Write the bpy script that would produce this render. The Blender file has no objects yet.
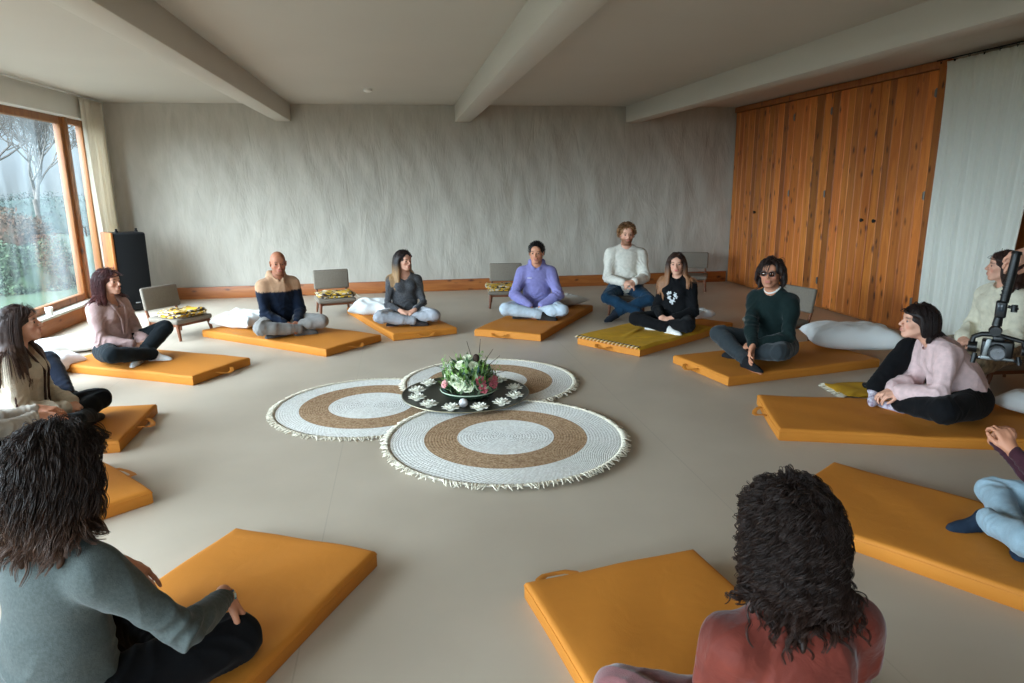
import bpy, bmesh, math, random
import numpy as np
from mathutils import Vector, Matrix
R = math.radians
random.seed(7)
SC = bpy.context.scene
COL = SC.collection
A3 = lambda *v: np.array(v if len(v) > 1 else v[0], dtype=float)
def nrm(v):
    v = np.asarray(v, float); return v / (np.linalg.norm(v) + 1e-12)

# ------------------------------------------------------------------ materials
def srgb(r, g, b):
    f = lambda c: (c / 255 / 12.92) if c / 255 <= .04045 else ((c / 255 + .055) / 1.055) ** 2.4
    return (f(r), f(g), f(b), 1)
_M = {}
def mat(name, col, rough=.8, var=.12, vscale=6, bump=.15, bscale=120, attr=None, spec=.3, sheen=0, metal=0, stretch=(1, 1, 1), col2=None, bump2=0, b2scale=9, trans=0):
    if name in _M: return _M[name]
    m = bpy.data.materials.new(name); m.use_nodes = True; _M[name] = m
    nt = m.node_tree; N = nt.nodes; Lk = nt.links; b = N['Principled BSDF']
    b.inputs['Roughness'].default_value = rough; b.inputs['Metallic'].default_value = metal
    b.inputs['Specular IOR Level'].default_value = spec
    if sheen: b.inputs['Sheen Weight'].default_value = sheen; b.inputs['Sheen Roughness'].default_value = .4
    tc = N.new('ShaderNodeTexCoord'); mp = N.new('ShaderNodeMapping'); mp.inputs['Scale'].default_value = stretch
    Lk.new(tc.outputs['Object'], mp.inputs[0])
    nz = N.new('ShaderNodeTexNoise'); nz.inputs['Scale'].default_value = vscale; nz.inputs['Detail'].default_value = 5
    Lk.new(mp.outputs[0], nz.inputs['Vector'])
    mx = N.new('ShaderNodeMix'); mx.data_type = 'RGBA'; mx.blend_type = 'MIX'
    c = srgb(*col)
    lo = srgb(*col2) if col2 else tuple(x * (1 - var) for x in c[:3]) + (1,)
    hi = c if col2 else tuple(min(1, x * (1 + var)) for x in c[:3]) + (1,)
    rp = N.new('ShaderNodeValToRGB'); rp.color_ramp.elements[0].position = .3; rp.color_ramp.elements[1].position = .7
    rp.color_ramp.elements[0].color = lo; rp.color_ramp.elements[1].color = hi
    Lk.new(nz.outputs['Fac'], rp.inputs[0])
    if attr:
        at = N.new('ShaderNodeAttribute'); at.attribute_name = attr
        gr = N.new('ShaderNodeMapRange'); gr.inputs['To Min'].default_value = 1 - var; gr.inputs['To Max'].default_value = 1 + var
        gr.inputs['From Min'].default_value = .3; gr.inputs['From Max'].default_value = .7
        Lk.new(nz.outputs['Fac'], gr.inputs['Value'])
        vm = N.new('ShaderNodeVectorMath'); vm.operation = 'SCALE'
        Lk.new(at.outputs['Color'], vm.inputs[0]); Lk.new(gr.outputs[0], vm.inputs['Scale'])
        Lk.new(vm.outputs[0], b.inputs['Base Color'])
    else:
        Lk.new(rp.outputs[0], b.inputs['Base Color'])
    if bump:
        n2 = N.new('ShaderNodeTexNoise'); n2.inputs['Scale'].default_value = bscale; n2.inputs['Detail'].default_value = 3
        Lk.new(mp.outputs[0], n2.inputs['Vector'])
        bp = N.new('ShaderNodeBump'); bp.inputs['Strength'].default_value = bump; bp.inputs['Distance'].default_value = .004
        Lk.new(n2.outputs['Fac'], bp.inputs['Height']); out = bp
        if bump2:
            n3 = N.new('ShaderNodeTexNoise'); n3.inputs['Scale'].default_value = b2scale; n3.inputs['Detail'].default_value = 2
            n3.inputs['Distortion'].default_value = 1.2
            Lk.new(tc.outputs['Object'], n3.inputs['Vector'])
            b3 = N.new('ShaderNodeBump'); b3.inputs['Strength'].default_value = bump2; b3.inputs['Distance'].default_value = .02
            Lk.new(n3.outputs['Fac'], b3.inputs['Height']); Lk.new(bp.outputs[0], b3.inputs['Normal']); out = b3
        Lk.new(out.outputs[0], b.inputs['Normal'])
    if trans:
        b.inputs['Transmission Weight'].default_value = trans
    return m

# ------------------------------------------------------------------ mesh helpers
def mesh_obj(name, V, F, m, parent=None, smooth=True, cols=None, loc=None):
    me = bpy.data.meshes.new(name)
    V = np.asarray(V, dtype=np.float32)
    if isinstance(F, np.ndarray):
        k = F.shape[1]
        me.vertices.add(len(V)); me.vertices.foreach_set('co', V.ravel())
        me.loops.add(F.size); me.loops.foreach_set('vertex_index', F.astype(np.int32).ravel())
        me.polygons.add(len(F)); me.polygons.foreach_set('loop_start', np.arange(0, F.size, k, dtype=np.int32))
        me.update(calc_edges=True); me.validate()
    else:
        me.from_pydata([tuple(map(float, v)) for v in V], [], F); me.update()
    if smooth: me.polygons.foreach_set('use_smooth', [True] * len(me.polygons))
    if cols is not None:
        a = me.color_attributes.new('Col', 'FLOAT_COLOR', 'POINT')
        c = np.ones((len(V), 4), np.float32); c[:, :3] = cols
        a.data.foreach_set('color', c.ravel())
    if m: me.materials.append(m)
    o = bpy.data.objects.new(name, me); COL.objects.link(o)
    if parent is not None: o.parent = parent
    if loc is not None: o.location = loc
    return o
class MB:
    """collects shapes into one mesh"""
    def __init__(s): s.bm = bmesh.new()
    def box(s, c, d, rot=None, bev=0, seg=2):
        r = bmesh.ops.create_cube(s.bm, size=1); vs = r['verts']
        bmesh.ops.scale(s.bm, vec=d, verts=vs)
        if bev:
            es = list({e for v in vs for e in v.link_edges})
            q = bmesh.ops.bevel(s.bm, geom=es, offset=bev, segments=seg, affect='EDGES', profile=.5)
            vs = list({v for v in q['verts']} | {v for v in vs if v.is_valid})
            vs = list({v for f in q['faces'] for v in f.verts} | set(v for v in vs if v.is_valid))
            seen = set(vs); st = list(vs)
            while st:
                v = st.pop()
                for e in v.link_edges:
                    w = e.other_vert(v)
                    if w not in seen: seen.add(w); st.append(w)
            vs = list(seen)
        if rot is not None: bmesh.ops.transform(s.bm, matrix=rot.to_4x4(), verts=vs)
        bmesh.ops.translate(s.bm, vec=Vector(c), verts=vs)
        return vs
    def tube(s, pts, r, n=8, cap=True, flat=None, closed=False):
        P = [Vector(p) for p in pts]; rr = r if hasattr(r, '__len__') else [r] * len(P)
        rings = []; T0 = (P[1] - P[0]).normalized()
        up = Vector((0, 0, 1)) if abs(T0.z) < .9 else Vector((0, 1, 0))
        X = T0.cross(up).normalized()
        for i, p in enumerate(P):
            if closed: T = (P[(i + 1) % len(P)] - P[i - 1]).normalized()
            else: T = (P[min(i + 1, len(P) - 1)] - P[max(i - 1, 0)]).normalized()
            X = (X - T * X.dot(T)).normalized(); Y = T.cross(X)
            rings.append([s.bm.verts.new(p + (X * math.cos(a) + Y * math.sin(a) * (flat or 1)) * rr[i]) for a in [2 * math.pi * k / n for k in range(n)]])
        m = len(rings)
        for i in range(m if closed else m - 1):
            a, b = rings[i], rings[(i + 1) % m]
            for k in range(n): s.bm.faces.new((a[k], a[(k + 1) % n], b[(k + 1) % n], b[k]))
        if cap and not closed:
            s.bm.faces.new(list(reversed(rings[0]))); s.bm.faces.new(rings[-1])
    def lathe(s, prof, c=(0, 0, 0), n=32, rot=None):
        c = Vector(c); rings = []
        for (r, z) in prof:
            if r < 1e-6: rings.append([s.bm.verts.new(V3(rot, (0, 0, z)) + c)])
            else: rings.append([s.bm.verts.new(V3(rot, (r * math.cos(2 * math.pi * k / n), r * math.sin(2 * math.pi * k / n), z)) + c) for k in range(n)])
        for a, b in zip(rings, rings[1:]):
            for k in range(n):
                k2 = (k + 1) % n
                if len(a) == 1 and len(b) == 1: continue
                if len(a) == 1: s.bm.faces.new((a[0], b[k2], b[k]))
                elif len(b) == 1: s.bm.faces.new((a[k], a[k2], b[0]))
                else: s.bm.faces.new((a[k], a[k2], b[k2], b[k]))
    def sphere(s, c, r, u=16, v=10, sc=(1, 1, 1), rot=None):
        q = bmesh.ops.create_uvsphere(s.bm, u_segments=u, v_segments=v, radius=r)['verts']
        bmesh.ops.scale(s.bm, vec=sc, verts=q)
        if rot is not None: bmesh.ops.transform(s.bm, matrix=rot.to_4x4(), verts=q)
        bmesh.ops.translate(s.bm, vec=Vector(c), verts=q)
    def grid(s, f, nu, nv):
        g = [[s.bm.verts.new(f(i / nu, j / nv)) for j in range(nv + 1)] for i in range(nu + 1)]
        for i in range(nu):
            for j in range(nv): s.bm.faces.new((g[i][j], g[i + 1][j], g[i + 1][j + 1], g[i][j + 1]))
        return g
    def build(s, name, m, parent=None, smooth=True, loc=None, auto=True):
        bmesh.ops.recalc_face_normals(s.bm, faces=s.bm.faces)
        me = bpy.data.meshes.new(name); s.bm.to_mesh(me); s.bm.free()
        if smooth:
            me.polygons.foreach_set('use_smooth', [True] * len(me.polygons))
            if auto: me.set_sharp_from_angle(angle=R(38))
        if m: me.materials.append(m)
        o = bpy.data.objects.new(name, me); COL.objects.link(o)
        if parent is not None: o.parent = parent
        if loc is not None: o.location = loc
        return o
def V3(rot, p): return (rot @ Vector(p)) if rot is not None else Vector(p)
def tag(o, label=None, cat=None, group=None, kind=None):
    if label: o['label'] = label
    if cat: o['category'] = cat
    if group: o['group'] = group
    if kind: o['kind'] = kind
    return o
def empty(name, loc=(0, 0, 0), rz=0, label=None, cat=None, group=None, sc=1):
    o = bpy.data.objects.new(name, None); COL.objects.link(o); o.empty_display_size = .1
    o.location = loc; o.rotation_euler = (0, 0, rz); o.scale = (sc, sc, sc)
    return tag(o, label, cat, group)
def copy_tree(o, parent=None):
    c = o.copy(); COL.objects.link(c); c.parent = parent
    if parent is not None: c.matrix_parent_inverse = o.matrix_parent_inverse.copy()
    for ch in KIDS(o): copy_tree(ch, c)
    return c
def KIDS(o): return [x for x in bpy.data.objects if x.parent == o]

# ------------------------------------------------------------------ implicit surfaces -> one continuous mesh
class Field:
    def __init__(s, lo, hi, h):
        s.lo = A3(lo) - 3 * h; s.h = h; s.n = np.ceil((A3(hi) + 3 * h - s.lo) / h).astype(int) + 1
        s.f = np.full(s.n, .5, np.float32)
        s.ax = [(s.lo[i] + h * np.arange(s.n[i])).astype(np.float32) for i in range(3)]
    def win(s, lo, hi):
        a = np.clip(np.floor((lo - s.lo) / s.h).astype(int), 0, s.n - 1); b = np.clip(np.ceil((hi - s.lo) / s.h).astype(int) + 1, 0, s.n)
        return a, b
    def _p(s, a, b, c):
        return (s.ax[0][a[0]:b[0]][:, None, None] - np.float32(c[0]), s.ax[1][a[1]:b[1]][None, :, None] - np.float32(c[1]), s.ax[2][a[2]:b[2]][None, None, :] - np.float32(c[2]))
    def put(s, a, b, d, k, sub=False):
        if (b <= a).any(): return
        w = s.f[a[0]:b[0], a[1]:b[1], a[2]:b[2]]
        if sub: d = -d; 
        e = np.maximum(k - np.abs(w - d), 0) / max(k, 1e-6)
        r = (np.maximum(w, d) + e * e * k * .25) if sub else (np.minimum(w, d) - e * e * k * .25)
        s.f[a[0]:b[0], a[1]:b[1], a[2]:b[2]] = r
    def cone(s, p, q, ra, rb, k=.02, flat=None, sub=False):
        p = A3(p); q = A3(q); m = max(ra, rb) + k + 3 * s.h
        a, b = s.win(np.minimum(p, q) - m, np.maximum(p, q) + m)
        if (b <= a).any(): return
        X, Y, Z = s._p(a, b, p); v = q - p; L = max(v @ v, 1e-9)
        t = np.clip((X * v[0] + Y * v[1] + Z * v[2]) / L, 0, 1)
        dx, dy, dz = X - t * v[0], Y - t * v[1], Z - t * v[2]
        if flat:
            n, f = nrm(flat[0]), flat[1]; u = (dx * n[0] + dy * n[1] + dz * n[2]) * (1 / f - 1)
            dx, dy, dz = dx + u * n[0], dy + u * n[1], dz + u * n[2]
        d = np.sqrt(dx * dx + dy * dy + dz * dz) - (ra + (rb - ra) * t)
        s.put(a, b, d, k, sub)
    def ell(s, c, r, M=None, k=.02, sub=False):
        c = A3(c); r = A3(r); m = r.max() + k + 3 * s.h
        a, b = s.win(c - m, c + m)
        if (b <= a).any(): return
        X, Y, Z = s._p(a, b, c)
        if M is None: u, v, w = X, Y, Z
        else: u, v, w = [X * M[0, i] + Y * M[1, i] + Z * M[2, i] for i in range(3)]
        k0 = np.sqrt((u / r[0]) ** 2 + (v / r[1]) ** 2 + (w / r[2]) ** 2)
        k1 = np.sqrt((u / r[0] ** 2) ** 2 + (v / r[1] ** 2) ** 2 + (w / r[2] ** 2) ** 2) + 1e-6
        s.put(a, b, k0 * (k0 - 1) / k1, k, sub)
    def mesh(s):
        f = s.f; ins = f < 0
        c = ins[:-1, :-1, :-1].astype(np.int8)
        for i, j, k in [(1, 0, 0), (0, 1, 0), (0, 0, 1), (1, 1, 0), (1, 0, 1), (0, 1, 1), (1, 1, 1)]:
            c = c + ins[i:f.shape[0] - 1 + i, j:f.shape[1] - 1 + j, k:f.shape[2] - 1 + k]
        act = (c > 0) & (c < 8); idx = np.argwhere(act)
        ids = np.full(act.shape, -1, np.int32); ids[act] = np.arange(len(idx))
        cs = [(i, j, k) for i in (0, 1) for j in (0, 1) for k in (0, 1)]
        val = {q: f[idx[:, 0] + q[0], idx[:, 1] + q[1], idx[:, 2] + q[2]] for q in cs}
        S = np.zeros((len(idx), 3)); n = np.zeros(len(idx))
        for q in cs:
            for ax in range(3):
                if q[ax]: continue
                p = list(q); p[ax] = 1; p = tuple(p)
                A, B = val[q], val[p]; cr = (A < 0) != (B < 0)
                t = np.where(cr, A / np.where(cr, A - B, 1), 0)
                P = np.zeros((len(idx), 3)); P[:] = q; P[:, ax] += t
                S += P * cr[:, None]; n += cr
        V = (idx + S / n[:, None]) * s.h + s.lo
        Fs = []
        for ax in range(3):
            o1, o2 = [(1, 2), (2, 0), (0, 1)][ax]
            sl = [slice(1, -1)] * 3; sl[ax] = slice(0, -1)
            sh = [slice(1, -1)] * 3; sh[ax] = slice(1, None)
            a = ins[tuple(sl)]; b = ins[tuple(sh)]
            for flip, msk in ((0, a & ~b), (1, ~a & b)):
                e = np.argwhere(msk); 
                if not len(e): continue
                off = np.ones(3, int); off[ax] = 0; e = e + off
                def g(d1, d2):
                    q = e.copy(); q[:, o1] -= d1; q[:, o2] -= d2
                    return ids[q[:, 0], q[:, 1], q[:, 2]]
                Q = np.stack([g(1, 1), g(0, 1), g(0, 0), g(1, 0)], 1)
                if flip: Q = Q[:, ::-1]
                Fs.append(Q)
        F = np.concatenate(Fs); F = F[(F >= 0).all(1)]
        return V, F
def vnormals(V, F):
    n = np.cross(V[F[:, 2]] - V[F[:, 0]], V[F[:, 3]] - V[F[:, 1]]); N = np.zeros_like(V)
    for i in range(4): np.add.at(N, F[:, i], n)
    return N / (np.linalg.norm(N, axis=1)[:, None] + 1e-12)
def folds(V, seed, amp=.005, sc=22., aniso=(1, 1, .45)):
    rg = np.random.RandomState(seed); P = V * A3(aniso); o = np.zeros(len(V))
    W = np.zeros_like(P)
    for i in range(3):
        d = rg.randn(3, 3); W += .03 * np.sin(P @ d.T * sc * .35 + rg.rand(3) * 6)
    P = P + W
    for i in range(6):
        d = nrm(rg.randn(3)) * sc * rg.uniform(.45, 1.6); m = .5 + .5 * np.sin(P @ (nrm(rg.randn(3)) * sc * .33) + rg.rand() * 6)
        o += (1 - 2 * np.abs(np.sin(P @ d + rg.rand() * 6)) ** .8) * m / 2.6
    return o * amp
def xf(M, o, p): return M @ A3(p) + o
def rotm(yaw=0, pitch=0, roll=0):
    """yaw: + turns to own left, pitch: + looks down, roll: + tilts to own right"""
    cy, sy = math.cos(yaw), math.sin(yaw); cp, sp = math.cos(-pitch), math.sin(-pitch); cr, sr = math.cos(roll), math.sin(roll)
    return A3([[cy, -sy, 0], [sy, cy, 0], [0, 0, 1]]) @ A3([[1, 0, 0], [0, cp, -sp], [0, sp, cp]]) @ A3([[cr, 0, sr], [0, 1, 0], [-sr, 0, cr]])
def ik(a, c, l1, l2, pole):
    a = A3(a); c = A3(c); d = c - a; L = np.linalg.norm(d)
    if L > .995 * (l1 + l2): d = d / L * .995 * (l1 + l2); L = .995 * (l1 + l2); c = a + d
    u = d / L; x = (l1 * l1 - l2 * l2 + L * L) / (2 * L); h = math.sqrt(max(l1 * l1 - x * x, 0))
    p = A3(pole); p = nrm(p - u * (p @ u)); return a + u * x + p * h, c
# ------------------------------------------------------------------ people
SKIN = dict(light=(214, 160, 135), warm=(196, 135, 105), tan=(168, 108, 80), pale=(222, 172, 148))
def hand_prims(w, d, n, side, curl=(.5, .6, .4), spread=.04, thumb=.5, sc=1.):
    """w wrist, d finger direction, n palm normal (the way the palm faces), side=+1 when the thumb is on cross(d,n)"""
    d = nrm(d); n = nrm(A3(n) - d * (A3(n) @ d)); t = np.cross(d, n) * side
    P = lambda a, b, c: w + (d * a + t * b + n * c) * sc
    out = []
    kn = [(.088, .030), (.092, .010), (.087, -.010), (.078, -.029)]
    for (a, b) in kn:
        out.append(('c', P(.005, b * .55, 0), P(a, b, 0), .0155 * sc, .0115 * sc, .012))
    out.append(('c', P(-.02, 0, 0), P(.03, 0, 0), .025 * sc, .021 * sc, .015))
    ln = [.072, .080, .074, .058]
    for i, (a, b) in enumerate(kn):
        p = P(a, b, 0); ang = 0; rad = (.0088 if i < 3 else .0078) * sc
        dd = nrm(d + t * (b * spread * 30))
        for j, fr in enumerate((.48, .29, .23)):
            ang += curl[j] * (1 + .12 * (i - 1))
            v = dd * math.cos(ang) + n * math.sin(ang)
            q = p + v * ln[i] * fr * sc * 1.05
            out.append(('c', p, q, rad, rad * .92, .003)); p = q; rad *= .92
    p = P(.012, .018, .006); q = P(.045, .042, .012 + .012 * thumb)
    out.append(('c', p, q, .016 * sc, .0125 * sc, .010))
    v1 = nrm(d * .8 + t * (.55 - .5 * thumb) + n * .5 * thumb); r = q + v1 * .034 * sc
    out.append(('c', q, r, .0118 * sc, .0102 * sc, .004))
    v2 = nrm(d * .9 + t * (.2 - .5 * thumb) + n * .45 * thumb); e = r + v2 * .026 * sc
    out.append(('c', r, e, .0102 * sc, .0085 * sc, .003))
    return out
def foot_prims(ank, d, up, g=0., sc=1.):
    d = nrm(d); up = nrm(A3(up) - d * (A3(up) @ d)); P = lambda a, c: A3(ank) + (d * a + up * c) * sc
    return [('c', P(0, 0), P(-.03, -.045), .038 * sc + g, .034 * sc + g, .02), ('c', P(-.03, -.05), P(.10, -.055), .034 * sc + g, .030 * sc + g, .02),
            ('c', P(0, -.01), P(.10, -.05), .036 * sc + g, .028 * sc + g, .02), ('c', P(.10, -.055), P(.140, -.056), .033 * sc + g, .030 * sc + g, .02)]
def put_prims(F, prims, k=None):
    for p in prims: F.cone(p[1], p[2], p[3], p[4], p[5] if k is None else k)
def bounds(pts, m): 
    P = np.array(pts); return P.min(0) - m, P.max(0) + m

HAIRLINE = ([0, 35, 60, 80, 100, 130, 180], [.080, .072, .048, .02, -.015, -.05, -.062])
def grow(N, hs, HM, HC, colls, rg, inner=0.):
    """simulate N strands falling over the head and shoulders; returns (N, steps, 3)"""
    ck = hs.get('clump', 0) if inner else 0
    if ck: N = N // ck
    roots = []; line = hs.get('line', HAIRLINE)
    er = A3(.077, .096, .086); ec = A3(0, -.014, .034)
    while len(roots) < N:
        v = rg.randn(3); v /= np.linalg.norm(v); p = ec + v * er
        a = abs(math.degrees(math.atan2(p[0], p[1])))
        if p[2] > np.interp(a, *line) : roots.append(p)
    p = np.array(roots); x = p[:, 0] - hs.get('part', .01)
    side = np.sign(x) * np.clip(np.abs(x) / .02, .3, 1)
    cb = hs.get('comb', (1., -.5, .1))
    v = np.stack([side * cb[0], np.full(N, cb[1]), np.full(N, cb[2])], 1) + rg.randn(N, 3) * hs.get('mess', .15)
    p = p @ HM.T + HC; v = v @ HM.T
    nst = hs.get('steps', 20); ln = hs['len'] * (1 + rg.uniform(-hs.get('rag', .2), .04, N)) ; ds = ln / nst
    off = hs.get('vol', .012) * rg.uniform(.25, 1., N) + inner
    ft = hs.get('front_len')
    st = hs.get('stiff', .8); out = [p.copy()]; g = A3(0, 0, -1.)
    fwdv = HM @ A3(0, 1, 0)
    for i in range(nst):
        v = v / np.linalg.norm(v, axis=1)[:, None]
        v = v * st + g * (1 - st); v /= np.linalg.norm(v, axis=1)[:, None]
        p = p + v * ds[:, None]
        for (kind, c, a, b) in colls:
            if kind == 'e':
                q = (p - c) @ a; rr = b + off[:, None]; l = np.sqrt(((q / rr) ** 2).sum(1)); m = l < 1
                if m.any(): q[m] = q[m] / l[m][:, None]; p[m] = q[m] @ a.T + c
            else:
                u = a - c; t = np.clip(((p - c) @ u) / (u @ u), 0, 1); w = p - (c + t[:, None] * u); l = np.linalg.norm(w, axis=1) + 1e-9
                rr = b + off; m = l < rr
                if m.any(): p[m] += w[m] / l[m][:, None] * (rr - l)[m][:, None]
        if hs.get('shield', True):
            q = (p - HC) @ HM; m = (q[:, 1] > .02) & (np.abs(q[:, 0]) < .10) & (q[:, 2] < .06) & (q[:, 2] > -.16)
            if m.any(): sx = np.where(x < 0, -1., 1.); q[m, 0] += (sx * np.maximum(.078, np.abs(q[:, 0])) - q[:, 0])[m] * .6; q[m, 1] += (.012 - q[m, 1]) * .4; p[m] = q[m] @ HM.T + HC
        v = (p - out[-1]); out.append(p.copy())
    S = np.stack(out, 1)
    ca = hs.get('curl', 0)
    if ca:
        T = S[:, 2:] - S[:, :-2]; T = np.concatenate([T[:, :1], T, T[:, -1:]], 1); T /= np.linalg.norm(T, axis=2)[:, :, None] + 1e-9
        X = np.cross(T, A3(.3, .7, .2)); X /= np.linalg.norm(X, axis=2)[:, :, None] + 1e-9; Y = np.cross(T, X)
        s_ = np.cumsum(np.linalg.norm(np.diff(S, axis=1, prepend=S[:, :1]), axis=2), 1)
        ph = rg.rand(N, 1) * 6.28; fr = hs.get('freq', 130) * rg.uniform(.8, 1.2, (N, 1))
        am = ca * np.clip(s_ / .06, 0, 1) * rg.uniform(.5, 1.2, (N, 1))
        S = S + X * (am * np.cos(s_ * fr + ph))[:, :, None] + Y * (am * np.sin(s_ * fr + ph))[:, :, None]
    if ck:
        o = rg.randn(len(S) * ck, 1, 3) * hs.get('cw', .0035); tp_ = np.interp(np.linspace(0, 1, S.shape[1]), [0, .5, 1], [1.6, 1, .5])[None, :, None]
        S = np.repeat(S, ck, 0) + o * tp_
    return S
def strand_mesh(S, r, n=4, rg=None, tip=.35):
    N, K, _ = S.shape
    T = np.concatenate([S[:, 1:2] - S[:, :1], S[:, 2:] - S[:, :-2], S[:, -1:] - S[:, -2:-1]], 1); T /= np.linalg.norm(T, axis=2)[:, :, None] + 1e-9
    X = np.cross(T, A3(.31, .2, .92)); X /= np.linalg.norm(X, axis=2)[:, :, None] + 1e-9; Y = np.cross(T, X)
    rr = r * rg.uniform(.6, 1.3, (N, 1)) * np.interp(np.linspace(0, 1, K), [0, .7, 1], [1, .85, tip])[None]
    an = np.arange(n) * 2 * math.pi / n
    V = S[:, :, None] + (X[:, :, None] * np.cos(an)[None, None, :, None] + Y[:, :, None] * np.sin(an)[None, None, :, None]) * rr[:, :, None, None]
    V = V.reshape(-1, 3); b = (np.arange(N) * K * n)[:, None, None] + (np.arange(K - 1) * n)[None, :, None] + np.arange(n)[None, None]
    c = (np.arange(N) * K * n)[:, None, None] + (np.arange(K - 1) * n)[None, :, None] + ((np.arange(n) + 1) % n)[None, None]
    F = np.stack([b, c, c + n, b + n], -1).reshape(-1, 4)
    return V, F

PID = [0]
def person(label, pos, face, sc=1., z=.08, fem=True, lean=.05, bend=.05, slean=0., twist=0., head=(0, .0, 0), skin='light', h=.0065,
           top=None, pants=None, socks=(40, 40, 45), hair=None, legs=None, arms=None, brow=(60, 40, 30), beard=None, lips=(176, 96, 88), extra=None, shw=None, standing=False, rings=False):
    PID[0] += 1; seed = PID[0]; rg = np.random.RandomState(seed)
    yaw = math.atan2(face[1], face[0]) - math.pi / 2
    root = empty('person', (pos[0], pos[1], z), yaw, label, 'person', sc=sc)
    cz, sz = math.cos(yaw), math.sin(yaw)
    def W(p):   # world -> local
        q = A3(p) - A3(pos[0], pos[1], z); return A3(q[0] * cz + q[1] * sz, -q[0] * sz + q[1] * cz, q[2]) / sc
    def Lc(p): return W(p[1:]) if isinstance(p[0], str) else A3(p)
    wd = lambda v: (lambda q: A3(q[0] * cz + q[1] * sz, -q[0] * sz + q[1] * cz, q[2]))(A3(v[1:])) if isinstance(v[0], str) else A3(v)
    pel = A3(0, 0, .11)
    if standing: pel = A3(0, 0, .93)
    TM1 = rotm(twist * .4, lean, slean); TM2 = rotm(twist, lean + bend, slean * 1.2); TM3 = rotm(twist, (lean + bend) * .6 + .12, slean * .6)
    chest = pel + TM1 @ A3(0, 0, .31); waist = pel + TM1 @ A3(0, -.005, .15); nb = chest + TM2 @ A3(0, -.01, .165)
    HC = nb + TM3 @ A3(0, .012, .142)
    HM = rotm(head[0], head[1], head[2])
    sw = shw or (.150 if fem else .158)
    sh = {s: chest + TM2 @ A3(s * sw, -.008, .070) for s in (1, -1)}
    legs = legs or {}; arms = arms or {}
    kn = {}; an = {}; toe = {}; upf = {}
    hip = {s: pel + A3(s * .092, .0, -.01) for s in (1, -1)}
    deft = {1: ((.34, .31, .13), (-.07, .37, .065), (-.9, .25, -.02), (.1, .3, 1)), -1: ((-.34, .31, .13), (.10, .27, .065), (.95, .15, -.02), (-.1, .3, 1))}
    for s in (1, -1):
        k_, a_, t_, u_ = legs.get(s, deft[s]) if len(legs.get(s, deft[s])) == 4 else (*legs[s], deft[s][3])
        a_ = Lc(a_); k_ = Lc(k_)
        k2, a2 = ik(hip[s], a_, .43, .41, k_ - (hip[s] + a_) / 2); kn[s] = k2; an[s] = a2; toe[s] = wd(t_); upf[s] = wd(u_)
    el = {}; wr = {}; hd = {}; hn = {}; hc = {}; ths = {}
    dfa = {1: ((.075, .27, .17), (-.75, .55, -.25), (-.2, -.3, -1), (.6, .6, .5), (.7, -.7, -.3)), -1: ((-.075, .27, .17), (.75, .55, -.25), (.2, -.3, -1), (.6, .6, .5), (-.7, -.7, -.3))}
    for s in (1, -1):
        d_ = list(dfa[s]); 
        for i, v in enumerate(arms.get(s, ())):
            if v is not None: d_[i] = v
        el[s], wr[s] = ik(sh[s], Lc(d_[0]), .285, .25, wd(d_[4])); hd[s] = nrm(wd(d_[1])); hn[s] = wd(d_[2]); hc[s] = d_[3]
    # ---- body: one continuous surface
    allp = [HC + (0, 0, .15), HC - A3(.12, .12, 0), HC + A3(.12, .12, 0), pel - A3(.15, .15, .1), *kn.values(), *an.values(), *el.values(), *[wr[s] + hd[s] * .2 for s in (1, -1)], *sh.values(), *[an[s] + nrm(toe[s]) * .2 for s in (1, -1)]]
    lo, hi = bounds(allp, .09); F = Field(lo, hi, h)
    def torso(F, g, fb=fem, full=True):
        F.ell(pel + (0, -.01, .0), A3(.155, .12, .10) + g, TM1, .03)
        F.ell(waist, A3(.132, .10, .13) + g, TM1, .04)
        F.ell(chest, A3(.148 if fem else .165, .108, .145) + g, TM2, .04)
        F.cone(sh[1], sh[-1], .046 + g * .8, .046 + g * .8, .04)
        for s in (1, -1):
            F.cone(nb + TM2 @ A3(s * .022, -.010, .002), sh[s] + TM2 @ A3(-s * .012, 0, .010), .040 + g * .5, .038 + g * .8, .045)
            F.cone(sh[s], sh[s] + (el[s] - sh[s]) * .25, .049 + g, .049 + g, .04)
            if fb: F.ell(chest + TM2 @ A3(s * .065, .078, .015), A3(.058, .05, .055) + g * .8, TM2, .03)
    def arm(F, g, end=0.0, ge=0.):
        for s in (1, -1):
            rr = .88 if fem else 1
            m = el[s] + (wr[s] - el[s]) * .3; e = wr[s] - nrm(wr[s] - el[s]) * end
            F.cone(sh[s], el[s], .050 * rr + g, .040 * rr + g, .035); F.cone(el[s], m, .040 * rr + g, .041 * rr + g, .015); F.cone(m, e, .041 * rr + g, .026 * rr + g + ge, .012)
    def leg(F, g, end=0., ge=0., k=.012):
        for s in (1, -1):
            F.cone(hip[s] + (0, -.02, 0), kn[s], .092 + g, .062 + g, .03); m = kn[s] + (an[s] - kn[s]) * .3; e = an[s] - nrm(an[s] - kn[s]) * end
            F.cone(kn[s], m, .060 + g, .057 + g, k); F.cone(m, e, .057 + g, .038 + g + ge, k)
    torso(F, -.012); arm(F, -.006); leg(F, -.008)
    for s in (1, -1):
        side = -s if True else s
        put_prims(F, hand_prims(wr[s], hd[s], hn[s], side, hc[s], sc=.93 if fem else 1.02, thumb=.6))
        put_prims(F, foot_prims(an[s], toe[s], upf[s], -.006, .92 if fem else 1))
    # neck, head
    H = lambda *p: xf(HM, HC, p)
    nr = .046 if fem else .055
    F.cone(nb - TM2 @ A3(0, 0, .03), H(0, -.02, -.05), nr * 1.12, nr, .03)
    jw = .052 if fem else .057
    F.ell(H(0, -.014, .034), (.074, .094, .085), HM, .0)
    F.ell(H(0, .026, -.025), (jw + .004, .062, .082), HM, .03)
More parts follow.
